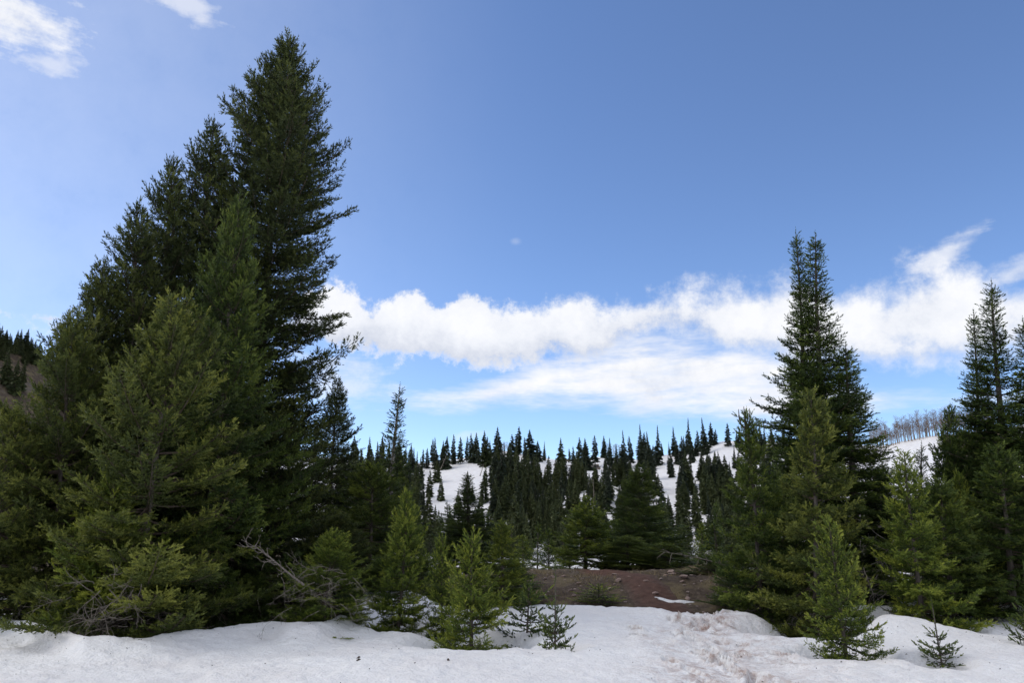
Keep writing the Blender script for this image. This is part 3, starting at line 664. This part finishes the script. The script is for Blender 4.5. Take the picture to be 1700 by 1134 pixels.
tree_px('spire', 'fir_tree', 'tallest spire of the group at the right edge', (1646, 468), 1690, 17.6, 1.35, 3.2, group=G)
tree_px('spire', 'fir_tree', 'spire cut by the right edge of the photo', (1698, 530), 1745, 17.0, 1.45, 0.2, group=G)
tree_px('fir_d', 'fir_tree', 'green fir low in front of the spires at the right edge', (1655, 745), 1680, 15.6, 1.15, 4.4, group=G)
tree_px('fir_a', 'fir_tree', 'small light fir between the aspens and the right edge spires', (1592, 790), 1605, 17.0, 0.6, 4.0, fol='yellow', group=G)
tree_px('sapling', 'fir_sapling', 'tiny sapling alone on the snow at lower right', (1547, 1002), 1556, 10.9, 0.25, 2.0)
tree_px('sapling', 'fir_sapling', 'sapling on the snow cut by the right edge', (1700, 945), 1698, 12.2, 0.26, 3.0)
tree_px('fir_a', 'fir_tree', 'fir filling the gap between the forked fir and the twin spires', (1300, 800), 1305, 17.0, 0.8, 2.9, group=G)

# ---------------------------------------------------------------- forest on the far slopes
def far_conifer(key, seed, H, R, prof, n_lv, nper, fol, ragged=0.25, bare=0.0):
    rg = np.random.default_rng(seed); V = []; T = []
    for h in np.linspace(0.03 + bare, 0.985, n_lv):
        L = R * prof(h); k = nper
        az = rg.uniform(0, 6.28, k); l = L * np.clip(rg.normal(1, ragged, k), 0.3, 1.6) + 0.05
        hh = h * H + rg.uniform(-0.5, 0.5, k) * H / n_lv * 1.6; dz = -l * rg.uniform(0.05, 0.55, k) + l * 0.5 * h
        c, s = np.cos(az), np.sin(az); w = 0.22 * l + 0.05
        base = np.stack([0 * c, 0 * c, hh + 0.12], -1); tip = np.stack([c * l, s * l, hh + dz], -1); mid = base * 0.45 + tip * 0.55 + np.array([0, 0, 0.06])
        sd = np.stack([-s, c, 0 * c], -1) * w[:, None]; dn = np.array([0, 0, -1]) * (0.22 * l + 0.06)[:, None]
        for a, b, d in ((base, mid - sd, tip), (base, mid + sd, tip), (base, mid + dn, tip), (mid - sd * 1.3 + dn * 0.6, mid + sd * 0.2, tip + dn * 0.7)):
            V.append(np.stack([a, b, d], 1)); T.append(np.clip(rg.normal(0.4, 0.18, k), 0, 1))
    V = np.concatenate(V).reshape(-1, 3); T = np.concatenate(T); nt = len(T)
    top = np.array([[-0.05, 0, H * 0.9], [0.05, 0, H * 0.9], [0, 0, H * 1.02], [0, -0.05, H * 0.9], [0, 0.05, H * 0.9], [0, 0, H * 1.02]])
    V = np.concatenate([V, top]); T = np.concatenate([T, [0.3, 0.3]]); nt += 2
    tv, tf = tubes([np.array([[0, 0, -1.0], [0, 0, H * 0.5], [0, 0, H * 0.95]])], [np.array([0.16, 0.09, 0.02])], 4)
    F1 = np.arange(nt * 3).reshape(-1, 3)
    me = mesh_from(key, np.concatenate([V, tv]), [F1, tf + len(V)], [M[fol], M['bark']], face_mat=np.concatenate([np.zeros(nt), np.ones(len(tf))]), attr={'tint': np.concatenate([T, np.zeros(len(tf))])})
    PROTO[key] = Proto(H, R); PROTO[key].mesh = me
def p_col(t): return np.interp(t, [0, 0.15, 0.5, 0.8, 1], [0.7, 1.0, 0.85, 0.45, 0.05])
far_conifer('far_a', 51, 9.0, 1.25, p_col, 40, 8, 'far')
far_conifer('far_b', 52, 10.0, 1.05, p_spire, 42, 8, 'far')
far_conifer('far_c', 53, 8.0, 1.45, p_cone, 38, 8, 'far')
far_conifer('far_d', 54, 10.0, 1.1, p_col, 38, 7, 'far', 0.45, 0.14)
far_conifer('far_e', 55, 8.5, 1.4, p_cone, 40, 8, 'far_green')
def ray_hit(px, py, y0=30.0, y1=240.0):
    """where the line of sight through a pixel meets the land"""
    d = pix_dir(px, py)
    def first(a, b, n):
        Yv = np.linspace(a, b, n); k = np.nonzero(earth_z(d[0] / d[1] * Yv, Yv) >= EYE + d[2] / d[1] * Yv)[0]
        return None if len(k) == 0 else (Yv[max(k[0] - 1, 0)], Yv[k[0]])
    r = first(y0, y1, 70)
    if r is None: return None
    r = first(r[0], r[1], 10) or r
    return d[0] / d[1] * r[1], r[1]
def ridge_py(px):
    a, _ = az_el(px, 750); t, _d = ridge(np.array([a])); t = float(t[0])
    lo, hi = 300.0, 1000.0
    for _ in range(30):
        m = (lo + hi) / 2
        if math.tan(az_el(px, m)[1]) > t: lo = m
        else: hi = m
    return (lo + hi) / 2
_rx = np.arange(-80, 1900, 4.0); _ry = np.array([ridge_py(q) for q in _rx])
def ridge_py(px): return float(np.interp(px, _rx, _ry))
prn = random.Random(11)
FAR_N = [0]
def far_tree(key, x, y, H, spin, label, group):
    p = PROTO[key]; o = bpy.data.objects.new('spruce_tree', p.mesh); COL.objects.link(o)
    s = H / p.H; w = s * prn.triangular(0.6, 1.45, 0.95)
    z = float(earth_z(np.array([x]), np.array([y]))[0])
    o.location = (x, y, z - 0.15); o.rotation_euler = (prn.gauss(0, 0.03), prn.gauss(0, 0.03), spin); o.scale = (w, w, s)
    tag(o, label, 'tree', group); FAR_N[0] += 1
    return o
def zone(px):
    if px < 705: return 'left of the open snow slope'
    if px < 825: return 'above the open snow slope'
    if px < 930: return 'right of the open snow slope'
    if px < 1080: return 'at the middle of the ridge'
    if px < 1195: return 'left of the right snow shoulder'
    return 'on the right snow shoulder'
placed = []
ORD = ['first', 'second', 'third', 'fourth', 'fifth', 'sixth', 'seventh', 'eighth', 'ninth', 'tenth', 'eleventh', 'twelfth', 'thirteenth', 'fourteenth', 'fifteenth', 'sixteenth', 'seventeenth', 'eighteenth', 'nineteenth', 'twentieth']
COUNT = {}
def nth(k):
    COUNT[k] = COUNT.get(k, 0) + 1; return ORD[min(COUNT[k], 20) - 1]
def free(px, py, m):
    for a, b in placed:
        if abs(a - px) < m and abs(b - py) < m * 1.3: return False
    return True
# skyline row
SKY = [588, 599, 608, 616, 627, 635, 646, 655, 673, 682, 691, 705, 717, 724, 733, 741, 749, 757, 768, 776, 786, 793, 805, 822, 862, 873, 883, 893, 905, 925, 948, 966, 975, 990, 1000, 1012, 1022, 1040, 1049, 1062, 1070, 1078, 1090, 1100, 1108, 1122, 1140, 1147, 1155, 1163, 1170, 1178, 1186, 1213, 1222, 1232, 1243, 1252, 1264, 1272, 1283, 1292, 1302]
for px in SKY:
    rp = ridge_py(px); px = px + prn.uniform(-4, 4); py = rp + prn.uniform(1, 20); h = ray_hit(px, py)
    if h is None: continue
    tall = prn.uniform(0.95, 1.25) * (1.15 if 1030 < px < 1190 else 1.0)
    if px > 1200: tall *= 0.75
    far_tree(prn.choice(['far_a', 'far_b', 'far_b', 'far_c', 'far_d']), h[0], h[1], 7.3 * tall * prn.choice([0.5, 0.7, 0.8, 0.9, 1.0, 1.05, 1.15]), prn.uniform(0, 6.28), nth('s' + zone(px)) + ' dark spruce from the left on the skyline ' + zone(px), 'skyline spruces ' + zone(px))
    placed.append((px, py))
def density(px, py):
    rp = ridge_py(px); s = py - rp
    if s < 8: return 0.0
    cl = 0.35 + 1.3 * float(sstep(-0.12, 0.16, fbm(np.array(px * 0.022), np.array(py * 0.03), 99, 3)))
    if 700 < px < 835:
        if 778 < py < 890 and px > 708 + (py - 770) * 0.1 and px < 812 + (py - 800) * 0.1: return 0.04
        return 0.4 * cl
    if 1105 < px < 1215 and abs((py - 745) - (1200 - px) * 0.85) < 16: return 0.03
    if 1190 < px < 1300 and py < 790: return 0.15
    if 905 < px < 1030 and 765 < py < 850: return 0.2 * cl
    return 0.5 * cl
tries = 0
while FAR_N[0] < 283 and tries < 20000:
    tries += 1
    px = prn.uniform(575, 1315); py = prn.uniform(760, 905)
    if prn.random() > density(px, py) or not free(px, py, 5.5): continue
    h = ray_hit(px, py, 95)
    if h is None: continue
    placed.append((px, py))
    lowz = py > 850
    g = ('low on the slope ' if lowz else 'partway up the slope ') + zone(px)
    hh = prn.triangular(2.0, 9.5, 6.2) * (0.85 if lowz else 1.0); size = 'small' if hh < 4.3 else ('mid-sized' if hh < 6.6 else 'tall')
    key = prn.choice(['far_a', 'far_b', 'far_c', 'far_d', 'far_e', 'far_e'] if not lowz else ['far_a', 'far_e', 'far_e', 'far_b'])
    look = {'far_a': 'dark columnar', 'far_b': 'dark needle-tipped', 'far_c': 'dark conical', 'far_d': 'dark ragged', 'far_e': 'greener conical'}[key]
    far_tree(key, h[0], h[1], hh, prn.uniform(0, 6.28), size + ' ' + look + ' spruce ' + g, size + ' ' + look + ' spruces ' + g)
# bare hill at far left
for i, px in enumerate(range(-34, 66, 4)):
    py = ridge_py(px) + prn.uniform(2, 9); h = ray_hit(px, py)
    if h: far_tree(prn.choice(['far_e', 'far_c', 'far_e']), h[0], h[1], prn.triangular(2.2, 6.5, 4.0), prn.uniform(0, 6), 'dark spruce along the crest of the bare hill at far left', 'spruces on the bare left hill crest')
for px, py, hh in [(8, 640, 6.5), (22, 655, 6), (34, 648, 5.5), (2, 598, 3.5), (40, 605, 3.0), (-20, 650, 7)]:
    h = ray_hit(px, py)
    if h: far_tree('far_e', h[0], h[1], hh, px, 'scattered spruce on the face of the bare hill at far left', 'spruces on the bare left hill face')
# fill the rest of the wood, seen only as a mass low behind the nearer trees
def forest_mass():
    V = []; Fs = []; T = []; off = 0; rg = np.random.default_rng(77)
    lowp = [PROTO[k].mesh for k in ('far_a', 'far_e')]
    src = []
    for me in lowp:
        n = len(me.vertices); a = np.zeros(n * 3, np.float32); me.vertices.foreach_get('co', a)
        nt = sum(1 for p in me.polygons if p.material_index == 0); src.append(a.reshape(-1, 3)[:nt * 3][::1])
    done = []; tr = 0
    while len(done) < 520 and tr < 3600:
        tr += 1
        side = rg.random() < 0.15
        px = rg.uniform(1440, 1760) if side else rg.uniform(560, 1320); py = rg.uniform(860, 935) if side else rg.uniform(790, 935)
        if not side and py < 900 and rg.random() > density(px, py) * 2.6: continue
        h = ray_hit(px, py, 70)
        if h is None or any(math.hypot(h[0] - a, h[1] - b) < 1.1 for a, b in done): continue
        done.append(h); v = src[rg.integers(0, 2)]; s = rg.uniform(0.4, 0.85); w = s * rg.uniform(0.8, 1.3)
        z = float(earth_z(np.array([h[0]]), np.array([h[1]]))[0]); an = rg.uniform(0, 6.28); c, q = math.cos(an) * w, math.sin(an) * w
        V.append(np.stack([h[0] + (v[:, 0] * c - v[:, 1] * q), h[1] + (v[:, 0] * q + v[:, 1] * c), z + s * v[:, 2]], -1)); T.append(np.clip(rg.normal(rg.uniform(0.25, 0.5), 0.15, len(v) // 3), 0, 1))
    V = np.concatenate(V); T = np.concatenate(T)
    o = link('forest', mesh_from('forest', V, [np.arange(len(V)).reshape(-1, 3)], [M['far_green']], attr={'tint': T}))
    tag(o, 'dense dark wood packed behind the nearer spruces of the snowy slope', 'forest', kind='stuff')
forest_mass()
# nearer firs in the hollow, between the mound and the slope
MID = [(700, 905, 40, 1.0), (712, 893, 46, 0.9), (748, 880, 40, 0.9), (800, 862, 44, 1.1), (815, 905, 34, 1.0), (850, 868, 42, 1.0), (868, 890, 36, 0.9), (893, 870, 52, 1.0), (910, 880, 44, 1.1), (935, 868, 56, 1.2),
       (945, 895, 40, 0.9), (1012, 890, 46, 0.9), (1020, 885, 36, 0.9), (1040, 840, 48, 1.1), (1095, 850, 40, 1.1), (1120, 880, 44, 1.0), (1110, 880, 33, 1.0), (1142, 893, 38, 0.9), (1165, 870, 42, 1.0), (1185, 870, 32, 1.0), (1205, 880, 38, 1.0), (1190, 838, 50, 1.0),
       (1215, 905, 24, 0.9), (690, 842, 50, 1.2), (668, 870, 36, 1.1), (640, 850, 40, 1.2), (600, 830, 36, 1.2), (580, 800, 44, 1.3), (1270, 800, 34, 1.2), (1290, 760, 44, 1.3), (1465, 770, 40, 1.2), (1480, 850, 26, 1.0), (1555, 775, 46, 1.2), (1620, 760, 38, 1.2), (1600, 830, 26, 1.0)]
for i, (px, py, dpt, R) in enumerate(sorted(MID)):
    where = 'left of the mound' if px < 870 else ('straight behind the mound' if px < 1050 else ('right of the path' if px < 1240 else 'among the right firs'))
    tree_px('mid_a' if i % 3 else 'mid_b', 'fir_tree', nth('m' + where) + ' mid-distance fir from the left in the hollow ' + where, (px, py), px + prn.uniform(-3, 3), float(dpt), R, fol=['fir', 'fir', 'far_green', 'young'][i % 4], group='hollow firs ' + where)

# ---------------------------------------------------------------- bare aspens along the ridge
def aspen(key, seed, H):
    rg = np.random.default_rng(seed); hs = np.linspace(-0.5, H, 7); b = rg.normal(0, 0.02, 2)
    P = [np.stack([b[0] * hs ** 1.3 * np.sign(hs) if False else b[0] * hs, b[1] * hs, hs], -1)]; Q = [np.interp(hs, [-0.5, H], [0.085, 0.015])]
    for i in range(44):
        h = H * rg.uniform(0.3, 1.0); az = rg.uniform(0, 6.28); L = H * 0.17 * (1.3 - h / H) * rg.uniform(0.6, 1.4) + 0.25
        d = np.array([math.cos(az), math.sin(az), rg.uniform(0.7, 1.6)]); d /= np.linalg.norm(d); p0 = np.array([b[0] * h, b[1] * h, h])
        P.append(np.array([p0, p0 + d * L * 0.5, p0 + d * L + np.array([0, 0, 0.12 * L])])); Q.append(np.array([0.014, 0.011, 0.005]))
        for j in range(3):
            q = p0 + d * L * rg.uniform(0.3, 0.9); e = d + rg.normal(0, 0.5, 3); P.append(np.array([q, q + e * L * 0.35])); Q.append(np.array([0.010, 0.005]))
    tv, tf = tubes(P[:1], Q[:1], 5); bv, bf = tubes(P[1:], Q[1:], 3)
    pr = Proto(H, 1.0); pr.parts = [('trunk', mesh_from(key + '_trunk', tv, [tf], [M['aspen']])), ('crown', mesh_from(key + '_twigs', bv, [bf], [M['aspen_twig']]))]
    PROTO[key] = pr
for i in range(4): aspen('aspen_%d' % i, 90 + i, 7.0)
def put_aspen(px, py, H, label, group):
    h = ray_hit(px, py)
    if h is None:
        a, _ = az_el(px, py); _t, D = ridge(np.array([a])); y = float(D[0]) * math.cos(a) + 3; h = (y * math.tan(a), y)
    z = float(earth_z(np.array([h[0]]), np.array([h[1]]))[0])
    spawn('aspen_%d' % prn.randrange(4), 'aspen_tree', label, (h[0], h[1], z), (h[0] + prn.gauss(0, 0.15), h[1], z + H), prn.uniform(0.8, 1.2), prn.uniform(0, 6.28), group=group)
for i in range(130):
    px = 1446 + i * 1.6 + prn.uniform(-1.5, 1.5); put_aspen(px, ridge_py(px) + prn.uniform(-1, 4), prn.uniform(3.6, 6.6), 'bare pale aspen in the row on the right ridge', 'bare aspens on the right ridge')
for px in (835, 839, 843, 848): put_aspen(px, ridge_py(px) + 1, prn.uniform(2.5, 3.5), 'bare aspen on the knob right of the open snow slope', 'bare aspens on the knob')
for px in (1004, 1008, 1013, 1018, 1024, 1029): put_aspen(px, ridge_py(px) + 1, prn.uniform(3.5, 4.5), 'bare aspen on the middle ridge among the spruces', 'bare aspens on the middle ridge')

# ---------------------------------------------------------------- dead wood
def dead_stem(rg, p, d, L, r, n=8, wob=0.12, kids=8, kl=0.3, grav=0.0):
    P = []; Q = []; pts = [np.array(p, float)]; d = unit(np.array(d, float))
    for k in range(n):
        d = unit(d + rg.normal(0, wob, 3) + np.array([0, 0, grav])); pts.append(pts[-1] + d * L / n)
    pts = np.array(pts); P.append(pts); Q.append(np.linspace(r, r * 0.15, n + 1))
    for j in range(kids):
        a = rg.integers(1, n); dd = unit(unit(pts[a] - pts[a - 1]) + rg.normal(0, 0.5, 3)); q = pts[a] + (pts[min(a + 1, n)] - pts[a]) * rg.random(); sub = [q]; l = L * kl * rg.uniform(0.4, 1.1)
        for k in range(5): dd = unit(dd + rg.normal(0, 0.3, 3) + np.array([0, 0, grav])); q = q + dd * l / 5; sub.append(q)
        P.append(np.array(sub)); Q.append(np.linspace(r * 0.45, r * 0.1, 6))
        for m in range(2):
            b = rg.integers(1, 5); e = unit(unit(sub[b] - sub[b - 1]) + rg.normal(0, 0.5, 3)); P.append(np.array([sub[b], sub[b] + e * l * 0.18, sub[b] + e * l * 0.3 + rg.normal(0, 0.02, 3)])); Q.append(np.array([r * 0.22, r * 0.16, r * 0.06]))
    return P, Q
def foot(px, depth): 
    d = pix_dir(px, 1010); x = d[0] / d[1] * depth; return np.array([x, depth, float(earth_z(np.array([x]), np.array([depth]))[0])])
def dead_thing(name, label, cat, stems, base, seed, group=None):
    """an Empty at the foot; every stem its own part"""
    e = bpy.data.objects.new(name, None); COL.objects.link(e); e.location = base; tag(e, label, cat, group)
    rg = np.random.default_rng(seed)
    for st in stems:
        P, Q = dead_stem(rg, **st); v, f = tubes(P, Q, 4); link('dead_branch', mesh_from('dead_branch', v, [f], [M['dead']], smooth=True), e)
    return e
rg = np.random.default_rng(3)
# the dead branched shrub left of the middle
b = foot(535, 13.6)
sh = spawn('bushy', 'conifer_shrub', 'low conifer shrub tangled with pale dead branches at the snow edge', tuple(b), tuple(b + np.array([0.15, 0.1, 2.0])), 0.9, 1.0, fol='young', cat='shrub')
def in_local(e, P):
    e_m = Matrix.LocRotScale(e.location, e.rotation_quaternion, e.scale).inverted(); return e_m
inv = in_local(sh, None)
def add_dead_to(e, stems, seed):
    inv = in_local(e, None); r2 = np.random.default_rng(seed)
    for st in stems:
        P, Q = dead_stem(r2, **st); v, f = tubes(P, Q, 4)
        v = np.array([(inv @ Vector(q))[:] for q in v])
        link('dead_branch', mesh_from('dead_branch', v, [f], [M['dead']], smooth=True), e)
a0 = pix_at(505, 972, 12.9); a1 = pix_at(405, 890, 12.6); dv = np.array(a1 - a0)
st = [dict(p=np.array(a0), d=dv, L=float(np.linalg.norm(dv)), r=0.020, wob=0.07, kids=16, kl=0.3, grav=0.01)]
for i in range(26):
    q = np.array(pix_at(rg.uniform(455, 595), rg.uniform(940, 1020), 12.8 + rg.uniform(-0.1, 0.25))); az = rg.uniform(2.6, 4.6) if i % 2 else rg.uniform(-1.2, 0.5)
    st.append(dict(p=q, d=(math.cos(az), -0.5, rg.uniform(-0.7, 0.5)), L=rg.uniform(0.3, 0.75), r=0.005, wob=0.16, kids=9, kl=0.4, grav=-0.06))
add_dead_to(sh, st, 5)
# heap of dead branches under the left spruces
b = foot(180, 11.9)
st = []
for i in range(34):
    q = np.array(pix_at(rg.uniform(118, 235), rg.uniform(955, 1062), 11.75 + rg.uniform(-0.12, 0.3))) - b; az = rg.uniform(0, 6.28)
    st.append(dict(p=q, d=(math.cos(az), math.sin(az) * 0.6, rg.uniform(-0.9, 0.6)), L=rg.uniform(0.35, 0.9), r=0.007, wob=0.2, kids=6, kl=0.4, grav=-0.03))
dead_thing('dead_branch_heap', 'heap of tangled grey dead branches under the left spruces', 'branches', st, b, 8)
# twiggy dead skirts among the right firs
b = foot(1460, 15.0); st = []
for i in range(30):
    q = np.array(pix_at(rg.uniform(1425, 1492), rg.uniform(880, 1010), 14.6 + rg.uniform(-0.3, 0.5))) - b; az = rg.uniform(0, 6.28)
    st.append(dict(p=q, d=(math.cos(az), math.sin(az) * 0.6, rg.uniform(-1.0, 0.3)), L=rg.uniform(0.4, 1.0), r=0.006, wob=0.18, kids=6, kl=0.4, grav=-0.05))
dead_thing('dead_branch_heap', 'tangle of grey dead twigs between the twin spires and the bright pointed fir', 'branches', st, b, 9)
# fallen dead stem right of the path
a0 = np.array(pix_at(1232, 946, 21.0)); a1 = np.array(pix_at(1095, 908, 20.4)); b = a0.copy()
dead_thing('fallen_branch', 'pale fallen dead branch leaning across behind the path', 'branch', [dict(p=np.zeros(3), d=a1 - a0, L=float(np.linalg.norm(a1 - a0)), r=0.022, wob=0.02, kids=14, kl=0.13), dict(p=np.array([-0.1, 0.1, 0.1]), d=a1 - a0 + np.array([0.3, 0, 0.35]), L=1.2, r=0.012, wob=0.03, kids=8, kl=0.15)], b, 10)
# low grey shrubs round the foot of the large dark fir
for (px, py, dpt, R, sp, lab) in [(1045, 893, 25.0, 1.25, 0.4, 'low grey-green conifer shrub at the back of the mound beside the bright fir'), (1110, 905, 24.0, 1.2, 2.0, 'low spreading conifer shrub at the back of the mound under the fallen branch'), (1185, 925, 21.5, 0.8, 3.0, 'dark leafy shrub right of the path below the fallen branch'),
                                   (1230, 915, 18.0, 0.75, 4.0, 'low fir shrub at the right end of the dirt mound'), (640, 930, 17.5, 0.9, 1.0, 'low dark shrub behind the bright young fir in the snow well'), (855, 935, 18.5, 0.7, 2.0, 'low green shrub at the left end of the dirt mound'),
                                   (700, 930, 19.0, 0.8, 5.0, 'low shrub filling behind the slim yellow-green fir'), (420, 960, 15.5, 0.7, 2.6, 'dark shrub under the tallest spruce behind the melted ground')]:
    tree_px('bushy', 'conifer_shrub', lab, (px, py), px, dpt, R, sp, fol='fir', cat='shrub')
# snags on the slope
for (px, py, lean, H) in [(722, 800, 1.5, 8.0), (795, 795, 1.2, 4.0), (1150, 800, -0.2, 5.0), (905, 820, 0.2, 6.0), (985, 850, 0.3, 6.5), (1295, 765, -1.6, 9.0)]:
    h = ray_hit(px, py)
    if h is None: continue
    z = float(earth_z(np.array([h[0]]), np.array([h[1]]))[0]); nm = {722: 'long leaning dead trunk on the open snow slope', 795: 'short leaning dead trunk at the top of the open snow slope', 1150: 'grey dead trunk on the slope near the right snow shoulder', 905: 'bare dead trunk right of the open snow slope', 985: 'bare dead trunk at the middle of the slope', 1295: 'leaning bare trunk behind the twin spires'}[px]
    r2 = np.random.default_rng(px); P, Q = dead_stem(r2, np.array([0, 0, -0.3]), (lean * 0.25, 0, 1), H, 0.12, 8, 0.01, 10, 0.12)
    v, f = tubes(P, Q, 4); o = link('dead_tree', mesh_from('dead_tree', v, [f], [M['dead']])); o.location = (h[0], h[1], z); tag(o, nm, 'dead tree')
# forked bare tip of the fir left of the twin spires
tip = pix_at(1237, 705, 16.5)
for o in [q for q in bpy.data.objects if q.get('label', '').startswith('fir with a forked')]:
    inv = in_local(o, None); P = []; Q = []
    for dx, dz in ((-0.12, 0.36), (0.0, 0.42), (0.12, 0.38)):
        b0 = np.array(tip) + np.array([0, 0, -0.1]); P.append(np.array([b0, b0 + np.array([dx * 0.8, 0, 0.12]), b0 + np.array([dx, 0, 0.25]), b0 + np.array([dx, 0, dz + 0.08])])); Q.append(np.array([0.02, 0.018, 0.015, 0.007]))
    v, f = tubes(P, Q, 5); v = np.array([(inv @ Vector(q))[:] for q in v]); link('forked_leader', mesh_from('forked_leader', v, [f], [M['twig']]), o)

# ---------------------------------------------------------------- stones on the mound, litter on the snow
def stone(seed):
    r2 = np.random.default_rng(seed); import bmesh
    bm = bmesh.new(); bmesh.ops.create_icosphere(bm, subdivisions=2, radius=1.0)
    planes = [(unit(r2.normal(size=3)), r2.uniform(0.55, 0.85)) for _ in range(9)]
    for v in bm.verts:
        c = np.array(v.co)
        for n, k in planes:
            q = c @ n
            if q > k: c = c - n * (q - k)
        v.co = c * np.array([1.0, 0.8, 0.42])
    me = bpy.data.meshes.new('stone'); bm.to_mesh(me); bm.free(); me.materials.append(M['rock']); return me
STONES = [stone(i) for i in range(6)]
SPOT = [(1022, 957, 13), (1026, 965, 11), (1072, 967, 10), (1115, 951, 13), (1120, 955, 9), (1136, 961, 14), (1150, 958, 11), (948, 982, 10), (952, 991, 8), (1088, 987, 12), (960, 970, 8), (918, 960, 9), (935, 958, 8), (1045, 960, 8), (1062, 975, 7), (1105, 957, 8), (1012, 979, 8), (905, 962, 7), (1133, 967, 8), (1098, 963, 7), (1142, 995, 9), (880, 966, 7)]
for i, (px, py, w) in enumerate(SPOT):
    h = ray_hit(px, py, 14, 30)
    if h is None: h = gpt(px, py, 0.2)
    o = link('stone', STONES[i % 6]); s = w / F_PX * h[1] * 0.62
    o.location = (h[0], h[1], float(earth_z(np.array([h[0]]), np.array([h[1]]))[0]) + s * 0.15); o.scale = (s, s, s); o.rotation_euler = (prn.gauss(0, 0.2), prn.gauss(0, 0.2), prn.uniform(0, 6.28))
    side = 'left of the path' if px < 1010 else ('lying at the path' if px < 1080 else 'right of the path')
    tag(o, 'pale pinkish stone on the dirt mound ' + side, 'stone', 'stones on the mound ' + side)
def gravel():
    r2 = np.random.default_rng(14); V = []; Fs = []; off = 0; T = []
    src = STONES[0]; a = np.zeros(len(src.vertices) * 3, np.float32); src.vertices.foreach_get('co', a); a = a.reshape(-1, 3)
    fa = np.array([p.vertices[:] for p in src.polygons])
    for i in range(1000):
        x = r2.uniform(-3.5, 9); y = r2.uniform(16.5, 24); s = 0.012 + 0.06 * r2.random() ** 2.5; z = float(earth_z(np.array([x]), np.array([y]))[0]); an = r2.uniform(0, 6.28); c, q = math.cos(an), math.sin(an)
        V.append(np.stack([x + s * (a[:, 0] * c - a[:, 1] * q), y + s * (a[:, 0] * q + a[:, 1] * c), z + s * a[:, 2]], -1)); Fs.append(fa + off); off += len(a)
    o = link('gravel', mesh_from('gravel', np.concatenate(V), [np.concatenate(Fs)], [M['rock']])); tag(o, 'small broken stones scattered over the dirt mound', 'gravel', kind='stuff')
gravel()
def litter():
    r2 = np.random.default_rng(15); P = []; Q = []
    pts = [gpt(593, 1100), gpt(745, 1107), gpt(592, 1105)] + [(r2.uniform(-7, 8), r2.uniform(8.5, 13)) for _ in range(50)] + [(w[0] + r2.normal(0, w[2] * 1.1), w[1] - abs(r2.normal(0, w[2] * 1.1))) for w in WELLS for _ in range(16)] + [(q_ * float(np.interp(q_, EU, ED)), float(np.interp(q_, EU, ED)) - abs(r2.normal(0, 0.5))) for q_ in r2.uniform(-0.68, -0.2, 150)]
    for i, (x, y) in enumerate(pts):
        z = float(snow_z(np.array([x]), np.array([y]))[0]); s = 0.03 if i < 3 else r2.uniform(0.004, 0.013); an = r2.uniform(0, 6.28)
        P.append(np.array([[x, y, z - 0.004], [x + s * math.cos(an), y + s * math.sin(an), z + s * 0.5], [x + 2 * s * math.cos(an), y + 2 * s * math.sin(an), z + s * 0.1]])); Q.append(np.array([s * 0.5, s * 0.45, s * 0.2]))
    v, f = tubes(P, Q, 5); o = link('needle_litter', mesh_from('needle_litter', v, [f], [M['debris']])); tag(o, 'dark bits of bark and cone litter on the snow', 'litter', kind='stuff')
litter()

def dry_grass():
    m, N, out = mat_new('dry_grass'); oi = N.new('ShaderNodeAttribute', attribute_name='tint').outputs['Fac']
    principled(N, out, N.ramp(oi, [(0.0, (0.10, 0.075, 0.035)), (1.0, (0.30, 0.235, 0.12))]), 0.8)
    r2 = np.random.default_rng(31); n = 9000; x = r2.uniform(-4, 9.5, n); y = r2.uniform(17.0, 24.0, n)
    k = (fbm(x * 0.9, y * 0.9, 131, 3) > 0.02) & (np.abs(x - path_x(y) + 0.25) > 0.55); x = x[k]; y = y[k]; z = earth_z(x, y); n = len(x)
    a = r2.uniform(0, 6.28, n); h = r2.uniform(0.05, 0.2, n); w = 0.006; lean = r2.normal(0, 0.6, (n, 2)) * h[:, None]
    A = np.stack([x - w * np.cos(a), y - w * np.sin(a), z - 0.01], -1); B = np.stack([x + w * np.cos(a), y + w * np.sin(a), z - 0.01], -1); C = np.stack([x + lean[:, 0], y + lean[:, 1], z + h], -1)
    V = np.stack([A, B, C], 1).reshape(-1, 3)
    o = link('dry_grass', mesh_from('dry_grass', V, [np.arange(3 * n).reshape(-1, 3)], [m], attr={'tint': r2.uniform(0, 1, n)})); tag(o, 'sparse dry tan grass on the dirt mound', 'grass', kind='stuff')
dry_grass()
